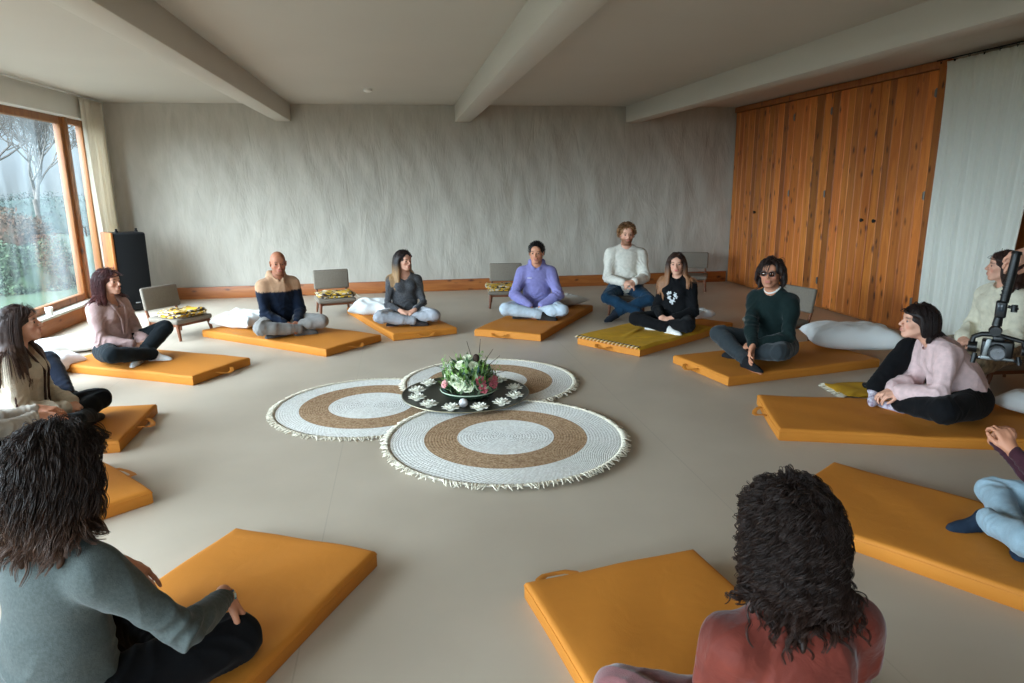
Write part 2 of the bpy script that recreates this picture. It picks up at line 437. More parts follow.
    for s in (1, -1):
        F.cone(H(s * (jw - .004), .0, -.045), H(s * .022, .062, -.088), .014, .014, .02)
        F.ell(H(s * .040, .058, -.018), (.021, .020, .018), HM, .015)
    F.ell(H(0, .070, -.090), (.024, .018, .017), HM, .018)
    F.ell(H(0, .070, .048), (.050, .022, .035), HM, .02)
    F.cone(H(-.036, .078, .026), H(.036, .078, .026), .010, .010, .012)
    F.cone(H(0, .086, .018), H(0, .110, -.022), .0075, .0105, .007); 
    for s in (1, -1): F.ell(H(s * .011, .099, -.027), (.0075, .011, .0075), HM, .004)
    F.ell(H(0, .088, -.056), (.026, .014, .018), HM, .012)
    F.cone(H(-.018, .092, -.050), H(.018, .092, -.050), .0048, .0048, .005); F.cone(H(-.016, .091, -.061), H(.016, .091, -.061), .0058, .0058, .005)
    for s in (1, -1):
        F.ell(H(s * .032, .098, .006), (.017, .020, .0115), HM, .008, sub=True)
        F.cone(H(s * .021, .0815, .0125), H(s * .044, .0755, .0115), .0060, .0060, .004); F.cone(H(s * .021, .080, -.0015), H(s * .044, .075, .0), .0052, .0052, .004)
        F.ell(H(s * .079, -.006, -.004), (.007, .018, .030), HM @ rotm(s * -.35, 0, s * .12), .006); F.ell(H(s * .083, .0, -.002), (.006, .008, .014), HM @ rotm(s * -.35, 0, 0), .003, sub=True)
    F.cone(H(-.024, .104, -.0555), H(.024, .104, -.0555), .0025, .0025, .002, sub=True)
    V, Fc = F.mesh()
    q = (V - HC) @ HM; c = np.tile(A3(srgb(*SKIN[skin])[:3]), (len(V), 1))
    def blend(mask, col): 
        nonlocal c
        c = c * (1 - mask[:, None]) + A3(srgb(*col)[:3]) * mask[:, None]
    sm = lambda x, a, b: np.clip((x - a) / (b - a), 0, 1)
    ax_ = np.abs(q[:, 0])
    hh = rg.rand(len(V))
    front = sm(q[:, 1], .055, .07) * (np.abs(q[:, 2]) < .13)
    blend(.35 * front * np.exp(-((ax_ - .04) / .018) ** 2 - ((q[:, 2] + .03) / .018) ** 2), (205, 110, 95))
    blend(front * np.exp(-(ax_ / .021) ** 4 - ((q[:, 2] + .0555) / .0095) ** 4) * (q[:, 1] > .08) * .85, lips)
    blend(front * (np.exp(-((ax_ - .034) / .017) ** 4 - ((q[:, 2] - .030 + np.abs(ax_ - .034) * .15) / .0055) ** 4) * .85), brow)
    blend(front * (np.exp(-((ax_ - .033) / .013) ** 4 - ((q[:, 2] - .0095) / .0035) ** 4) * .8), (50, 32, 28))
    if beard:
        zone = sm(-q[:, 2], .030, .05) * sm(q[:, 1], -.02, .01) * (np.abs(q[:, 2]) < .125) * (1 - np.exp(-(ax_ / .022) ** 4 - ((q[:, 2] + .0555) / .009) ** 4)) * (np.linalg.norm(q, axis=1) < .135)
        blend(zone * beard[1], beard[0])
    body = mesh_obj('body', V, Fc, mat('skin', (200, 150, 120), .55, .06, 25, .08, 220, attr='Col', spec=.35), root, cols=c)
    # eyes
    for s in (1, -1):
        e = MB(); e.sphere((0, 0, 0), .0118, 14, 10); eo = e.build('eye', mat('eye_white', (168, 160, 154), .25, .02, 5, 0), root, auto=False)
        M = Matrix(HM.tolist()).to_4x4(); M.translation = Vector(H(s * .032, .0725, .0055)); eo.matrix_local = M
        e = MB(); e.sphere((0, 0, 0), .0072, 12, 8, (1, .35, 1)); io = e.build('iris', mat('iris', (48, 32, 24), .15, .1, 50, 0, spec=.6), eo, auto=False); io.location = (0, .0105, 0)
    # ---- clothes
    def cmesh(name, F, m, amp=.004, s_=22, colf=None, parent=root, aniso=(1, 1, .45), creases=()):
        V, Fc = F.mesh(); N = vnormals(V, Fc)
        d = folds(V, seed * 7 + len(name), amp, s_, aniso)
        for (cc, dr, am, sg, fq) in creases:
            q = V - cc; e = np.exp(-(q ** 2).sum(1) / sg ** 2); u = q @ dr
            d += am * e * (1 - 2 * np.abs(np.sin(u * fq + 1.2 * np.sin(V[:, 0] * 31 + seed) + .9 * np.sin(V[:, 2] * 37 + V[:, 1] * 23 + seed))))
        V = V + N * d[:, None]
        low = V[:, 2] < .003
        if not standing and z < .2: V[low, 2] = .003
        return mesh_obj(name, V, Fc, m, parent, cols=colf(V) if colf else None)
    tp = top or {}
    g = tp.get('g', .010); F = Field(*bounds([HC, pel - A3(.17, .17, .08), pel + A3(.17, .17, 0), *el.values(), *wr.values(), *sh.values()], .11), max(h, .006))
    torso(F, g)
    F.ell(pel + TM1 @ A3(0, .0, .04), A3(.158, .128, .10) + g * 1.5, TM1, .03); F.ell(waist, A3(.138, .112, .14) + g * tp.get('loose', 1.3), TM1, .04)
    arm(F, g * 1.1, tp.get('sleeve', .015), tp.get('cuffg', .0))
    if tp.get('puff'):
        for s in (1, -1): F.cone(el[s], el[s] + (wr[s] - el[s]) * .75, .052 + tp['puff'], .036 + tp['puff'], .03)
    if tp.get('hood'):
        F.cone(nb + TM2 @ A3(-.065, -.035, .03), nb + TM2 @ A3(.065, -.035, .03), .032, .032, .03); F.ell(nb + TM2 @ A3(0, -.085, -.02), (.09, .045, .07), TM2, .03)
        for s in (1, -1): F.cone(nb + TM2 @ A3(s * .065, -.03, .03), nb + TM2 @ A3(s * .03, .07, -.02), .026, .018, .02)
    crad = tp.get('crad', .062); cz0 = tp.get('cz', .008); drop = tp.get('vneck', .02)
    ring = [nb + TM2 @ A3(crad * math.sin(a), -.004 + crad * .92 * math.cos(a), cz0 - drop * max(0, math.cos(a)) * 1.4) for a in np.linspace(0, 2 * math.pi, 15)[:-1]]
    nk = tp.get('collar', .009)
    # neck opening
    F.cone(nb + TM2 @ A3(0, .01 + drop * .5, .02 - drop * .6), nb + TM2 @ A3(0, .0, .12), crad - .006, crad, .006, sub=True)
    if drop > .03: F.cone(nb + TM2 @ A3(0, .10, -drop * 1.1), nb + TM2 @ A3(0, .06, .04), .02, .05, .01, sub=True)
    for i in range(14): F.cone(ring[i], ring[(i + 1) % 14], nk, nk, .004)
    if tp.get('turtle'): 
        for i in range(14): F.cone(ring[i], ring[i] + TM2 @ A3(0, 0, .03), nk, nk, .004)
    cf = tp.get('colf')
    cmesh(tp.get('name', 'sweater'), F, tp['m'], tp.get('amp', .0045) * 2.1, tp.get('fs', 20), (lambda V: cf(V, pel, chest, TM2, nb)) if cf else None,
          creases=[q for s in (1, -1) for q in ((el[s], nrm(wr[s] - sh[s]), .0065 * tp.get('cr', 1), .085, 62), (wr[s] - nrm(wr[s] - el[s]) * .05, nrm(wr[s] - el[s]), .004 * tp.get('cr', 1), .05, 110), (sh[s] + (el[s] - sh[s]) * .22 - TM2 @ A3(s * .03, -.02, .03), nrm(TM2 @ A3(s * 1, .2, .7)), .006 * tp.get('cr', 1), .07, 60))] + [(pel + TM1 @ A3(0, .08, .09), TM1 @ A3(0, .1, 1), .006 * tp.get('cr', 1), .13, 48), (pel + TM1 @ A3(0, -.10, .07), TM1 @ A3(0, 0, 1), .005 * tp.get('cr', 1), .12, 44)])
    if tp.get('inner'):
        F = Field(*bounds([chest, nb], .2), .006); F.ell(chest, A3(.15, .110, .14), TM2, .02); F.cone(nb - TM2 @ A3(0, 0, .03), chest, .06, .1, .03)
        for i in range(14): F.cone(ring[i] + TM2 @ A3(0, -.004, .013), ring[(i + 1) % 14] + TM2 @ A3(0, -.004, .013), .010, .010, .004)
        F.cone(nb + TM2 @ A3(0, .0, .03), nb + TM2 @ A3(0, 0, .12), crad - .010, crad, .004, sub=True)
        V, Fc = F.mesh(); mesh_obj('undershirt', V, Fc, tp['inner'], root)
    F = Field(*bounds([pel - A3(.17, .17, .08), pel + A3(.17, .17, .08), *kn.values(), *an.values()], .12), max(h, .0065))
    gp = (pants or {}).get('g', .008)
    F.ell(pel + A3(0, -.01, .0), (.160 + gp, .128 + gp, .105 + gp), TM1, .03); leg(F, gp, .03, (pants or {}).get('flare', .004))
    cmesh('trousers', F, pants['m'], pants.get('amp', .008), 17, pants.get('colf') and (lambda V: pants['colf'](V)),
          creases=[q for s in (1, -1) for q in ((kn[s] * .9 + hip[s] * .1 + (0, 0, -.01), nrm(an[s] - hip[s] + A3(.01, 0, 0)), .007, .10, 50), (hip[s] * .75 + kn[s] * .25 + (0, 0, .05), nrm(kn[s] - hip[s]), .007, .10, 48), (an[s] + (kn[s] - an[s]) * .2, nrm(kn[s] - an[s]), .004, .07, 80))])
    for s in (1, -1):
        if socks is None: break
        F = Field(*bounds([an[s], an[s] + nrm(toe[s]) * .2, kn[s]], .09), .005)
        put_prims(F, foot_prims(an[s], toe[s], upf[s], .002, .92 if fem else 1)); F.cone(an[s], an[s] + nrm(kn[s] - an[s]) * .07, .040, .040, .01)
        cmesh('sock', F, socks if not isinstance(socks, tuple) else mat('sock_%d_%d_%d' % socks, socks, .9, .12, 40, .3, 300), .0015)
    # ---- hair
    if hair:
        colls = [('e', H(0, -.014, .034), HM, A3(.076, .096, .087)), ('e', H(0, .012, -.035), HM, A3(.062, .072, .082)),
                 ('c', nb, H(0, -.02, -.05), .05), ('e', chest, TM2, A3(.148, .108, .145) + g), ('c', sh[1], sh[-1], .060 + g), ('c', nb + TM2 @ A3(.02, 0, 0), sh[1], .045 + g), ('c', nb - TM2 @ A3(.02, 0, 0), sh[-1], .045 + g),
                 ('c', sh[1], el[1], .052 + g), ('c', sh[-1], el[-1], .052 + g)]
        if hair.get('shield', True): colls.append(('e', H(0, .10, -.03), HM, A3(.058, .06, .105)))
        c1 = A3(srgb(*hair['col'])[:3]); c2 = A3(srgb(*hair.get('tip', hair['col']))[:3])
        zt, zb = hair.get('grad', (-.05, -.2))
        def hcol(V, rgn=0):
            t = np.clip((zt - (V[:, 2] - HC[2])) / (zt - zb), 0, 1)[:, None]; return c1 * (1 - t) + c2 * t
        hg = dict(hair); hg['curl'] = 0; hg['vol'] = hair.get('vol', .012) * .5
        G = grow(hair.get('guides', 90), hg, HM, HC, colls, rg, 0); G = G
        Vh = []; Fh = []
        gl = hair.get('gr', .011)
        lo, hi = G.reshape(-1, 3).min(0), G.reshape(-1, 3).max(0); lo = np.minimum(lo, HC - .13); hi = np.maximum(hi, HC + .13)
        F = Field(lo - .04, hi + .04, max(h, .006))
        F.ell(H(0, -.017, .038), A3(.080, .099, .087) + hair.get('cap', .003), HM, .01)
        cut = hair.get('cut', .0)
        F.ell(H(0, .115, -.052 + cut), (.066, .10, .112), HM, .008, sub=True); F.ell(H(0, .05, -.14), (.09, .10, .10), HM, .008, sub=True)
        F.ell(H(0, .0, -.16), (.12, .13, .10), HM, .01, sub=True)
        for s in G:
            for i in range(0, len(s) - 1, 2):
                j = min(i + 2, len(s) - 1); F.cone(s[i], s[j], gl * (1 - .3 * i / len(s)), gl * (1 - .3 * j / len(s)), .012)
        V, Fc = F.mesh(); Nn = vnormals(V, Fc)
        V = V + Nn * folds(V, seed, hair.get('lump', .003), 60, (1, 1, .2))[:, None]
        S = grow(hair.get('n', 260), hair, HM, HC, colls, rg, gl * .8)
        V2, F2 = strand_mesh(S, hair.get('r', .0028), 4, rg)
        Va = np.concatenate([V, V2]); Fa = np.concatenate([Fc, F2 + len(V)])
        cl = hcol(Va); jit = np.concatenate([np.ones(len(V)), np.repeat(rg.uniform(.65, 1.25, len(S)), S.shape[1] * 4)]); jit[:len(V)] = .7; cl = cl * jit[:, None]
        mesh_obj('hair', Va, Fa, mat('hair', (60, 40, 30), .5, .25, 60, .3, 160, attr='Col', spec=.28, stretch=(1, 1, .15)), root, cols=cl)
    J = dict(root=root, H=H, HM=HM, HC=HC, nb=nb, chest=chest, TM2=TM2, TM1=TM1, pel=pel, wr=wr, el=el, hd=hd, kn=kn, an=an, sh=sh, W=W, hn=hn)
    if extra: extra(J)
    return J
def loc_child(o, HM, p):
    M = Matrix(np.asarray(HM).tolist()).to_4x4(); M.translation = Vector(p); o.matrix_local = M; return o

# ------------------------------------------------------------------ the room
XL, XR, YB, YN, ZC = -3.95, 5.42, 10.71, -2.6, 2.76
def node_mat(name):
    m = bpy.data.materials.new(name); m.use_nodes = True; nt = m.node_tree
    return m, nt.nodes, nt.links, nt.nodes['Principled BSDF']
def floor_mat():
    m, N, L, b = node_mat('floor_vinyl'); tc = N.new('ShaderNodeTexCoord')
    nz = N.new('ShaderNodeTexNoise'); nz.inputs['Scale'].default_value = 1.3; nz.inputs['Detail'].default_value = 6; L.new(tc.outputs['Object'], nz.inputs['Vector'])
    rp = N.new('ShaderNodeValToRGB'); rp.color_ramp.elements[0].color = srgb(182, 168, 150); rp.color_ramp.elements[1].color = srgb(192, 178, 160)
    rp.color_ramp.elements[0].position = .35; rp.color_ramp.elements[1].position = .65; L.new(nz.outputs['Fac'], rp.inputs[0])
    # sheet seams every 2 m
    sx = N.new('ShaderNodeSeparateXYZ'); L.new(tc.outputs['Object'], sx.inputs[0])
    a = N.new('ShaderNodeMath'); a.operation = 'ADD'; a.inputs[1].default_value = 20.42; L.new(sx.outputs['X'], a.inputs[0])
    p = N.new('ShaderNodeMath'); p.operation = 'PINGPONG'; p.inputs[1].default_value = 1.; L.new(a.outputs[0], p.inputs[0])
    c = N.new('ShaderNodeMath'); c.operation = 'LESS_THAN'; c.inputs[1].default_value = .003; L.new(p.outputs[0], c.inputs[0])
    mx = N.new('ShaderNodeMix'); mx.data_type = 'RGBA'; L.new(c.outputs[0], mx.inputs['Factor']); L.new(rp.outputs[0], mx.inputs['A']); mx.inputs['B'].default_value = srgb(176, 163, 146)
    L.new(mx.outputs['Result'], b.inputs['Base Color']); b.inputs['Roughness'].default_value = .42; b.inputs['Specular IOR Level'].default_value = .38
    n2 = N.new('ShaderNodeTexNoise'); n2.inputs['Scale'].default_value = 2.2; L.new(tc.outputs['Object'], n2.inputs['Vector'])
    bp = N.new('ShaderNodeBump'); bp.inputs['Strength'].default_value = .06; bp.inputs['Distance'].default_value = .03; L.new(n2.outputs['Fac'], bp.inputs['Height']); L.new(bp.outputs[0], b.inputs['Normal'])
    return m
def clay_mat():
    m, N, L, b = node_mat('clay_plaster'); tc = N.new('ShaderNodeTexCoord')
    mp = N.new('ShaderNodeMapping'); mp.inputs['Scale'].default_value = (1, 1, .32); L.new(tc.outputs['Object'], mp.inputs[0])
    nz = N.new('ShaderNodeTexNoise'); nz.inputs['Scale'].default_value = 7; nz.inputs['Detail'].default_value = 7; nz.inputs['Distortion'].default_value = .6; L.new(mp.outputs[0], nz.inputs['Vector'])
    rp = N.new('ShaderNodeValToRGB'); rp.color_ramp.elements[0].color = srgb(172, 164, 152); rp.color_ramp.elements[1].color = srgb(184, 176, 164)
    rp.color_ramp.elements[0].position = .3; rp.color_ramp.elements[1].position = .7; L.new(nz.outputs['Fac'], rp.inputs[0]); L.new(rp.outputs[0], b.inputs['Base Color'])
    b.inputs['Roughness'].default_value = .85; b.inputs['Specular IOR Level'].default_value = .2
    n1 = N.new('ShaderNodeTexNoise'); n1.inputs['Scale'].default_value = 4.2; n1.inputs['Detail'].default_value = 4; n1.inputs['Distortion'].default_value = .8; L.new(mp.outputs[0], n1.inputs['Vector'])
    n2 = N.new('ShaderNodeTexNoise'); n2.inputs['Scale'].default_value = 30; n2.inputs['Detail'].default_value = 4; L.new(mp.outputs[0], n2.inputs['Vector'])
    b1 = N.new('ShaderNodeBump'); b1.inputs['Strength'].default_value = .3; b1.inputs['Distance'].default_value = .06; L.new(n1.outputs['Fac'], b1.inputs['Height'])
    b2 = N.new('ShaderNodeBump'); b2.inputs['Strength'].default_value = .5; b2.inputs['Distance'].default_value = .006; L.new(n2.outputs['Fac'], b2.inputs['Height']); L.new(b1.outputs[0], b2.inputs['Normal'])
    L.new(b2.outputs[0], b.inputs['Normal']); return m
def pine_mat(name='pine', dark=1., along='z', tint=(1, 1, 1)):
    m, N, L, b = node_mat(name); tc = N.new('ShaderNodeTexCoord')
    mp = N.new('ShaderNodeMapping'); s = {'z': (9, 9, .8), 'y': (9, .8, 9), 'x': (.8, 9, 9)}[along]; mp.inputs['Scale'].default_value = s; L.new(tc.outputs['Object'], mp.inputs[0])
    nz = N.new('ShaderNodeTexNoise'); nz.inputs['Scale'].default_value = 1.6; nz.inputs['Detail'].default_value = 5; nz.inputs['Distortion'].default_value = 1.4; L.new(mp.outputs[0], nz.inputs['Vector'])
    rp = N.new('ShaderNodeValToRGB'); e = rp.color_ramp.elements; e[0].position = .3; e[1].position = .72
    e[0].color = srgb(176, 94, 36); e[1].color = srgb(212, 130, 58); L.new(nz.outputs['Fac'], rp.inputs[0])
    m2 = N.new('ShaderNodeMapping'); s2 = {'z': (1, 5.6, 2.5), 'y': (5.6, 2.5, 5.6), 'x': (2.5, 5.6, 5.6)}[along]; m2.inputs['Scale'].default_value = s2; L.new(tc.outputs['Object'], m2.inputs[0])
    wn = N.new('ShaderNodeTexNoise'); wn.inputs['Scale'].default_value = 3; L.new(m2.outputs[0], wn.inputs['Vector'])
    vo = N.new('ShaderNodeTexVoronoi'); vo.inputs['Scale'].default_value = 1.9; vo.inputs['Randomness'].default_value = 1
    ad = N.new('ShaderNodeMix'); ad.data_type = 'VECTOR'; ad.inputs['Factor'].default_value = .12; L.new(m2.outputs[0], ad.inputs['A']); L.new(wn.outputs['Color'], ad.inputs['B'])
    L.new(ad.outputs['Result'], vo.inputs['Vector'])
    kr = N.new('ShaderNodeValToRGB'); k = kr.color_ramp.elements; k[0].position = .07; k[1].position = .24; k[0].color = (1, 1, 1, 1); k[1].color = (0, 0, 0, 1); L.new(vo.outputs['Distance'], kr.inputs[0])
    kx = N.new('ShaderNodeMix'); kx.data_type = 'RGBA'; L.new(kr.outputs[0], kx.inputs['Factor']); L.new(rp.outputs[0], kx.inputs['A']); kx.inputs['B'].default_value = srgb(96, 44, 18)
    at = N.new('ShaderNodeAttribute'); at.attribute_name = 'Col'
    ml = N.new('ShaderNodeVectorMath'); ml.operation = 'MULTIPLY'; L.new(kx.outputs['Result'], ml.inputs[0])
    if name == 'pine': L.new(at.outputs['Color'], ml.inputs[1])
    else: ml.inputs[1].default_value = (dark * tint[0], dark * tint[1], dark * tint[2])
    L.new(ml.outputs[0], b.inputs['Base Color']); b.inputs['Roughness'].default_value = .5
    bp = N.new('ShaderNodeBump'); bp.inputs['Strength'].default_value = .15; bp.inputs['Distance'].default_value = .004; L.new(nz.outputs['Fac'], bp.inputs['Height']); L.new(bp.outputs[0], b.inputs['Normal'])
    return m
M_floor = floor_mat(); M_clay = clay_mat(); M_pine = pine_mat(); M_trimx = pine_mat('pine_trim_x', .66, 'x', (.95, .95, 1.05)); M_trimy = pine_mat('pine_trim_y', .66, 'y', (.95, .95, 1.05)); M_trimz = pine_mat('pine_trim_z', .62, 'z')
M_white = mat('white_paint', (206, 203, 194), .8, .02, 2, .08, 60)
M_ceil = mat('ceiling_paint', (194, 187, 176), .85, .02, 1, .05, 80)
def struct(name, parts, m, parent=None, bev=.004):
    b = MB()
    for (x0, x1, y0, y1, z0, z1) in parts: b.box(((x0 + x1) / 2, (y0 + y1) / 2, (z0 + z1) / 2), (x1 - x0, y1 - y0, z1 - z0), bev=bev)
    o = b.build(name, m, parent)
    if parent is None: tag(o, kind='structure')
    return o
struct('floor', [(XL - .4, XR + .4, YN - .3, YB + .3, -.2, 0)], M_floor, bev=0)
struct('ceiling', [(XL - .4, XR + .4, YN - .3, YB + .3, ZC, ZC + .2)], M_ceil, bev=0)
# far wall: real trowel relief on a dense grid
b = MB(); rg0 = np.random.RandomState(3)
def wallf(u, v):
    x = XL - .05 + u * (XR - XL + .1); z = v * ZC
    w = .012 * math.sin(x * 2.3 + 1.3 * math.sin(z * 1.1 + x)) * math.sin(z * 1.7 + 2 * math.sin(x * .9)) + .006 * math.sin(x * 7.3 + 2 * math.sin(z * 2.7 + x * 3)) + .004 * math.sin(x * 17 + 3 * math.sin(z * 3.1)) * math.sin(z * 5 + x * 4)
    return Vector((x, YB + w * min(1, (ZC - z) * 4), z))
g = b.grid(wallf, 260, 70)
tag(b.build('wall_far', M_clay), kind='structure')
struct('wall_core', [(XL - .4, XR + .4, YB + .04, YB + .3, 0, ZC)], M_white).name = 'wall_outer'
struct('wall_near', [(XL, -2.6, YN - .3, YN, 0, ZC), (-.6, XR, YN - .3, YN, 0, ZC), (-2.6, -.6, YN - .3, YN, 2.5, ZC), (-2.6, -.6, YN - .3, YN, 0, .3)], M_white)
struct('wall_left', [(XL - .35, XL, YN - .3, YB + .05, 2.48, ZC), (XL - .20, XL, 10.32, YB + .05, 0, 2.48), (XL - .35, XL, YN - .3, -2.0, 0, 2.48), (XL - .35, XL - .02, -2.0, 10.32, -.1, .16)], M_white)
struct('wall_right', [(XR, XR + .3, YN - .3, YB + .05, 0, ZC)], mat('right_wall_paint', (186, 170, 150), .85, .03, 2, .1, 60))
for i, (x0, x1) in enumerate([(-1.69, -1.47), (.88, 1.12), (3.52, 3.75)]):
    o = struct('trim_%d' % (i + 1), [(x0, x1, YN, YB + .02, ZC - .24, ZC + .02)], M_ceil, bev=.012)
o = struct('baseboard_far', [(XL + .02, 5.3, YB - .045, YB - .012, 0, .175)], M_trimx)
o = struct('baseboard_left', [(XL - .03, XL + .012, -2, 10.32, 0, .17)], M_trimy)
struct('trim_4', [(XL - .18, XL + .02, -2, 10.32, .172, .2)], M_white)
struct('bounce_paving', [(-7.6, XL - .36, -6, 9.6, -.4, -.12)], mat('bounce_paving_stone', (140, 138, 130), .9, .08, 4, .2, 60))  # paving added outside the windows to bounce daylight onto the ceiling
# ---- windows
def glass_mat():
    m = bpy.data.materials.new('misted_glass'); m.use_nodes = True; N = m.node_tree.nodes; L = m.node_tree.links; N.remove(N['Principled BSDF']); out = N['Material Output']
    tr = N.new('ShaderNodeBsdfTransparent'); gl = N.new('ShaderNodeBsdfGlossy'); gl.inputs['Roughness'].default_value = .03
    df = N.new('ShaderNodeBsdfTranslucent'); df.inputs['Color'].default_value = (.85, .93, .95, 1)
    lw = N.new('ShaderNodeLayerWeight'); lw.inputs['Blend'].default_value = .5; pw = N.new('ShaderNodeMath'); pw.operation = 'POWER'; pw.inputs[1].default_value = 5; L.new(lw.outputs['Facing'], pw.inputs[0]); fr = N.new('ShaderNodeMath'); fr.operation = 'MULTIPLY_ADD'; fr.inputs[1].default_value = .5; fr.inputs[2].default_value = .02; L.new(pw.outputs[0], fr.inputs[0])
    m1 = N.new('ShaderNodeMixShader'); L.new(fr.outputs[0], m1.inputs[0]); L.new(tr.outputs[0], m1.inputs[1]); L.new(gl.outputs[0], m1.inputs[2])
    tc = N.new('ShaderNodeTexCoord'); mp = N.new('ShaderNodeMapping'); mp.inputs['Scale'].default_value = (1, 1.6, .28); L.new(tc.outputs['Object'], mp.inputs[0])
    nz = N.new('ShaderNodeTexNoise'); nz.inputs['Scale'].default_value = 1.9; nz.inputs['Detail'].default_value = 6; nz.inputs['Distortion'].default_value = .5; L.new(mp.outputs[0], nz.inputs['Vector'])
    rp = N.new('ShaderNodeValToRGB'); rp.color_ramp.elements[0].position = .42; rp.color_ramp.elements[1].position = .72; rp.color_ramp.elements[0].color = (.004,) * 3 + (1,); rp.color_ramp.elements[1].color = (.05,) * 3 + (1,)
    L.new(nz.outputs['Fac'], rp.inputs[0])
    m2 = N.new('ShaderNodeMixShader'); L.new(rp.outputs[0], m2.inputs[0]); L.new(m1.outputs[0], m2.inputs[1]); L.new(df.outputs[0], m2.inputs[2]); L.new(m2.outputs[0], out.inputs['Surface']); return m
M_glass = glass_mat(); M_frame = pine_mat('window_wood', .6, 'z', (.78, .92, 1.25)); M_frame_y = M_frame
def window(idx, y0, y1, x=XL - .17, z0=.2, z1=2.48, fw=.075, handle=False, axis='y', xo=None):
    r = empty('window_%d' % idx, (0, 0, 0)); tag(r, kind='structure')
    def bx(p):
        (a0, a1, c0, c1, z_0, z_1) = p
        return p if axis == 'y' else (c0, c1, a0, a1, z_0, z_1)
    struct('window_frame', [bx(q) for q in [(x - .04, x + .04, y0, y0 + fw, z0, z1), (x - .04, x + .04, y1 - fw, y1, z0, z1), (x - .04, x + .04, y0 + fw, y1 - fw, z1 - fw, z1), (x - .04, x + .04, y0 + fw, y1 - fw, z0, z0 + fw)]], M_frame, r, .006)
    struct('glass_pane', [bx((x - .006, x + .006, y0 + fw - .01, y1 - fw + .01, z0 + fw - .01, z1 - fw + .01))], M_glass, r, 0)
    if handle:
        b = MB(); b.box((x + .05, y0 + .035, 1.12), (.015, .03, .07), bev=.004); b.tube([(x + .055, y0 + .035, 1.12), (x + .085, y0 + .035, 1.12), (x + .09, y0 + .035, 1.09), (x + .09, y0 + .035, 1.0)], .009, 8)
        b.build('window_handle', mat('brushed_metal', (150, 150, 150), .35, .05, 20, 0, metal=.9), r)
    return r
window(1, 9.78, 10.32, fw=.07, handle=True)
window(2, 6.2, 9.72, fw=.085)
window(3, 2.6, 6.14); window(4, -2.0, 2.54)
struct('trim_5', [(XL - .24, XL - .1, 9.71, 9.79, .2, 2.48), (XL - .24, XL - .1, 6.13, 6.21, .2, 2.48), (XL - .24, XL - .1, 2.53, 2.61, .2, 2.48)], M_frame)
window(5, -2.6, -.6, x=YN - .15, z0=.3, z1=2.5, axis='x')  # unseen window behind the camera, kept narrow for some fill light
# ---- smoke alarm
b = MB(); b.lathe([(0, 0), (.05, 0), (.055, -.012), (.05, -.03), (.03, -.038), (0, -.038)], n=24)
a = b.build('smoke_alarm', mat('alarm_plastic', (225, 222, 215), .5), loc=(-.31, 9.05, ZC)); tag(a, 'small white round smoke alarm on the ceiling between the beams', 'smoke alarm')
# ---- built in pine wardrobe
rt = empty('wardrobe', (5.36, 8.5, 0), 0, 'built-in wardrobe with tall knotty pine plank doors along the right wall', 'wardrobe')
def wl(o): o.location = (-5.36, -8.5, 0); return o
def planks(name, y0, y1, x0, x1, z0, z1, n, rg, parent):
    V = []; F = []; C = []
    ws = rg.uniform(.8, 1.2, n); ys = y0 + np.concatenate([[0], np.cumsum(ws) / ws.sum()]) * (y1 - y0)
    for i in range(n):
        t = rg.choice([.58, .8, .95, 1.05, 1.15]) * rg.uniform(.93, 1.06); tint = A3(t, t * rg.uniform(.9, 1.03), t * rg.uniform(.8, 1.05)); a, c = ys[i] + .0015, ys[i + 1] - .0015; e = .006
        base = len(V); prof = [(x1, a), (x0 + e, a), (x0, a + e), (x0, c - e), (x0 + e, c), (x1, c)]
        for z in (z0, z1):
            for (px, py) in prof: V.append((px, py, z)); C.append(tint)
        for k in range(6): F.append((base + k, base + (k + 1) % 6, base + 6 + (k + 1) % 6, base + 6 + k))
        F.append(tuple(base + k for k in range(5, -1, -1))); F.append(tuple(base + 6 + k for k in range(6)))
    return mesh_obj(name, V, F, M_pine, parent, smooth=False, cols=np.array(C))
rgc = np.random.RandomState(11)
planks('carcass', 6.43, 10.69, 5.375, XR, .02, 2.68, 4, rgc, rt).location = (-5.36, -8.5, 0)
db = [10.67, 9.77, 8.98, 8.15, 7.29, 6.44]
Mk = mat('black_iron', (24, 22, 22), .45, .1, 30, 0, metal=.4); Mh = mat('hinge_steel', (120, 116, 110), .4, .1, 30, 0, metal=.8)
for i in range(5):
    y1, y0 = db[i] - .006, db[i + 1] + .006
    d = wl(planks('door_panel', y0, y1, 5.325, 5.37, .03, 2.665, 6 if i != 2 else 5, rgc, rt))
    ky = {0: y0 + .1, 2: None, 3: y0 + .08, 4: y1 - .12, 1: None}[i]
    if ky:
        b = MB(); b.lathe([(0, 0), (.012, 0), (.009, .012), (.02, .02), (.022, .03), (.014, .036), (0, .037)], n=16, rot=Matrix.Rotation(R(-90), 3, 'Y'), c=(5.327, ky, 1.16)); b.build('door_knob', Mk, d)
    hy = {1: y0, 2: y0, 4: y0}.get(i)
    if hy:
        for z in (.35, 1.45, 2.45):
            b = MB(); b.tube([(5.318, hy, z - .045), (5.318, hy, z + .045)], .008, 8); b.box((5.322, hy + .015, z), (.004, .03, .07)); b.build('hinge', Mh, d)
wl(struct('door_frame', [(5.31, XR, 6.33, 6.43, 0, 2.75), (5.31, XR, 6.43, 10.7, 2.675, 2.75), (5.34, XR, 10.672, 10.70, 0, 2.675)], M_trimz, rt))
wl(struct('plinth', [(5.35, XR, 6.43, 10.68, 0, .03)], M_trimz, rt))
# right: timber framed doorway past the curtain
struct('door_1', [(5.33, XR, 5.3, 5.42, 0, 2.6), (5.33, XR, 2.9, 5.3, 2.48, 2.6), (5.36, XR, 4.2, 5.3, 0, 2.48), (5.36, XR, 2.9, 4.2, 0, 2.48)], M_trimz)
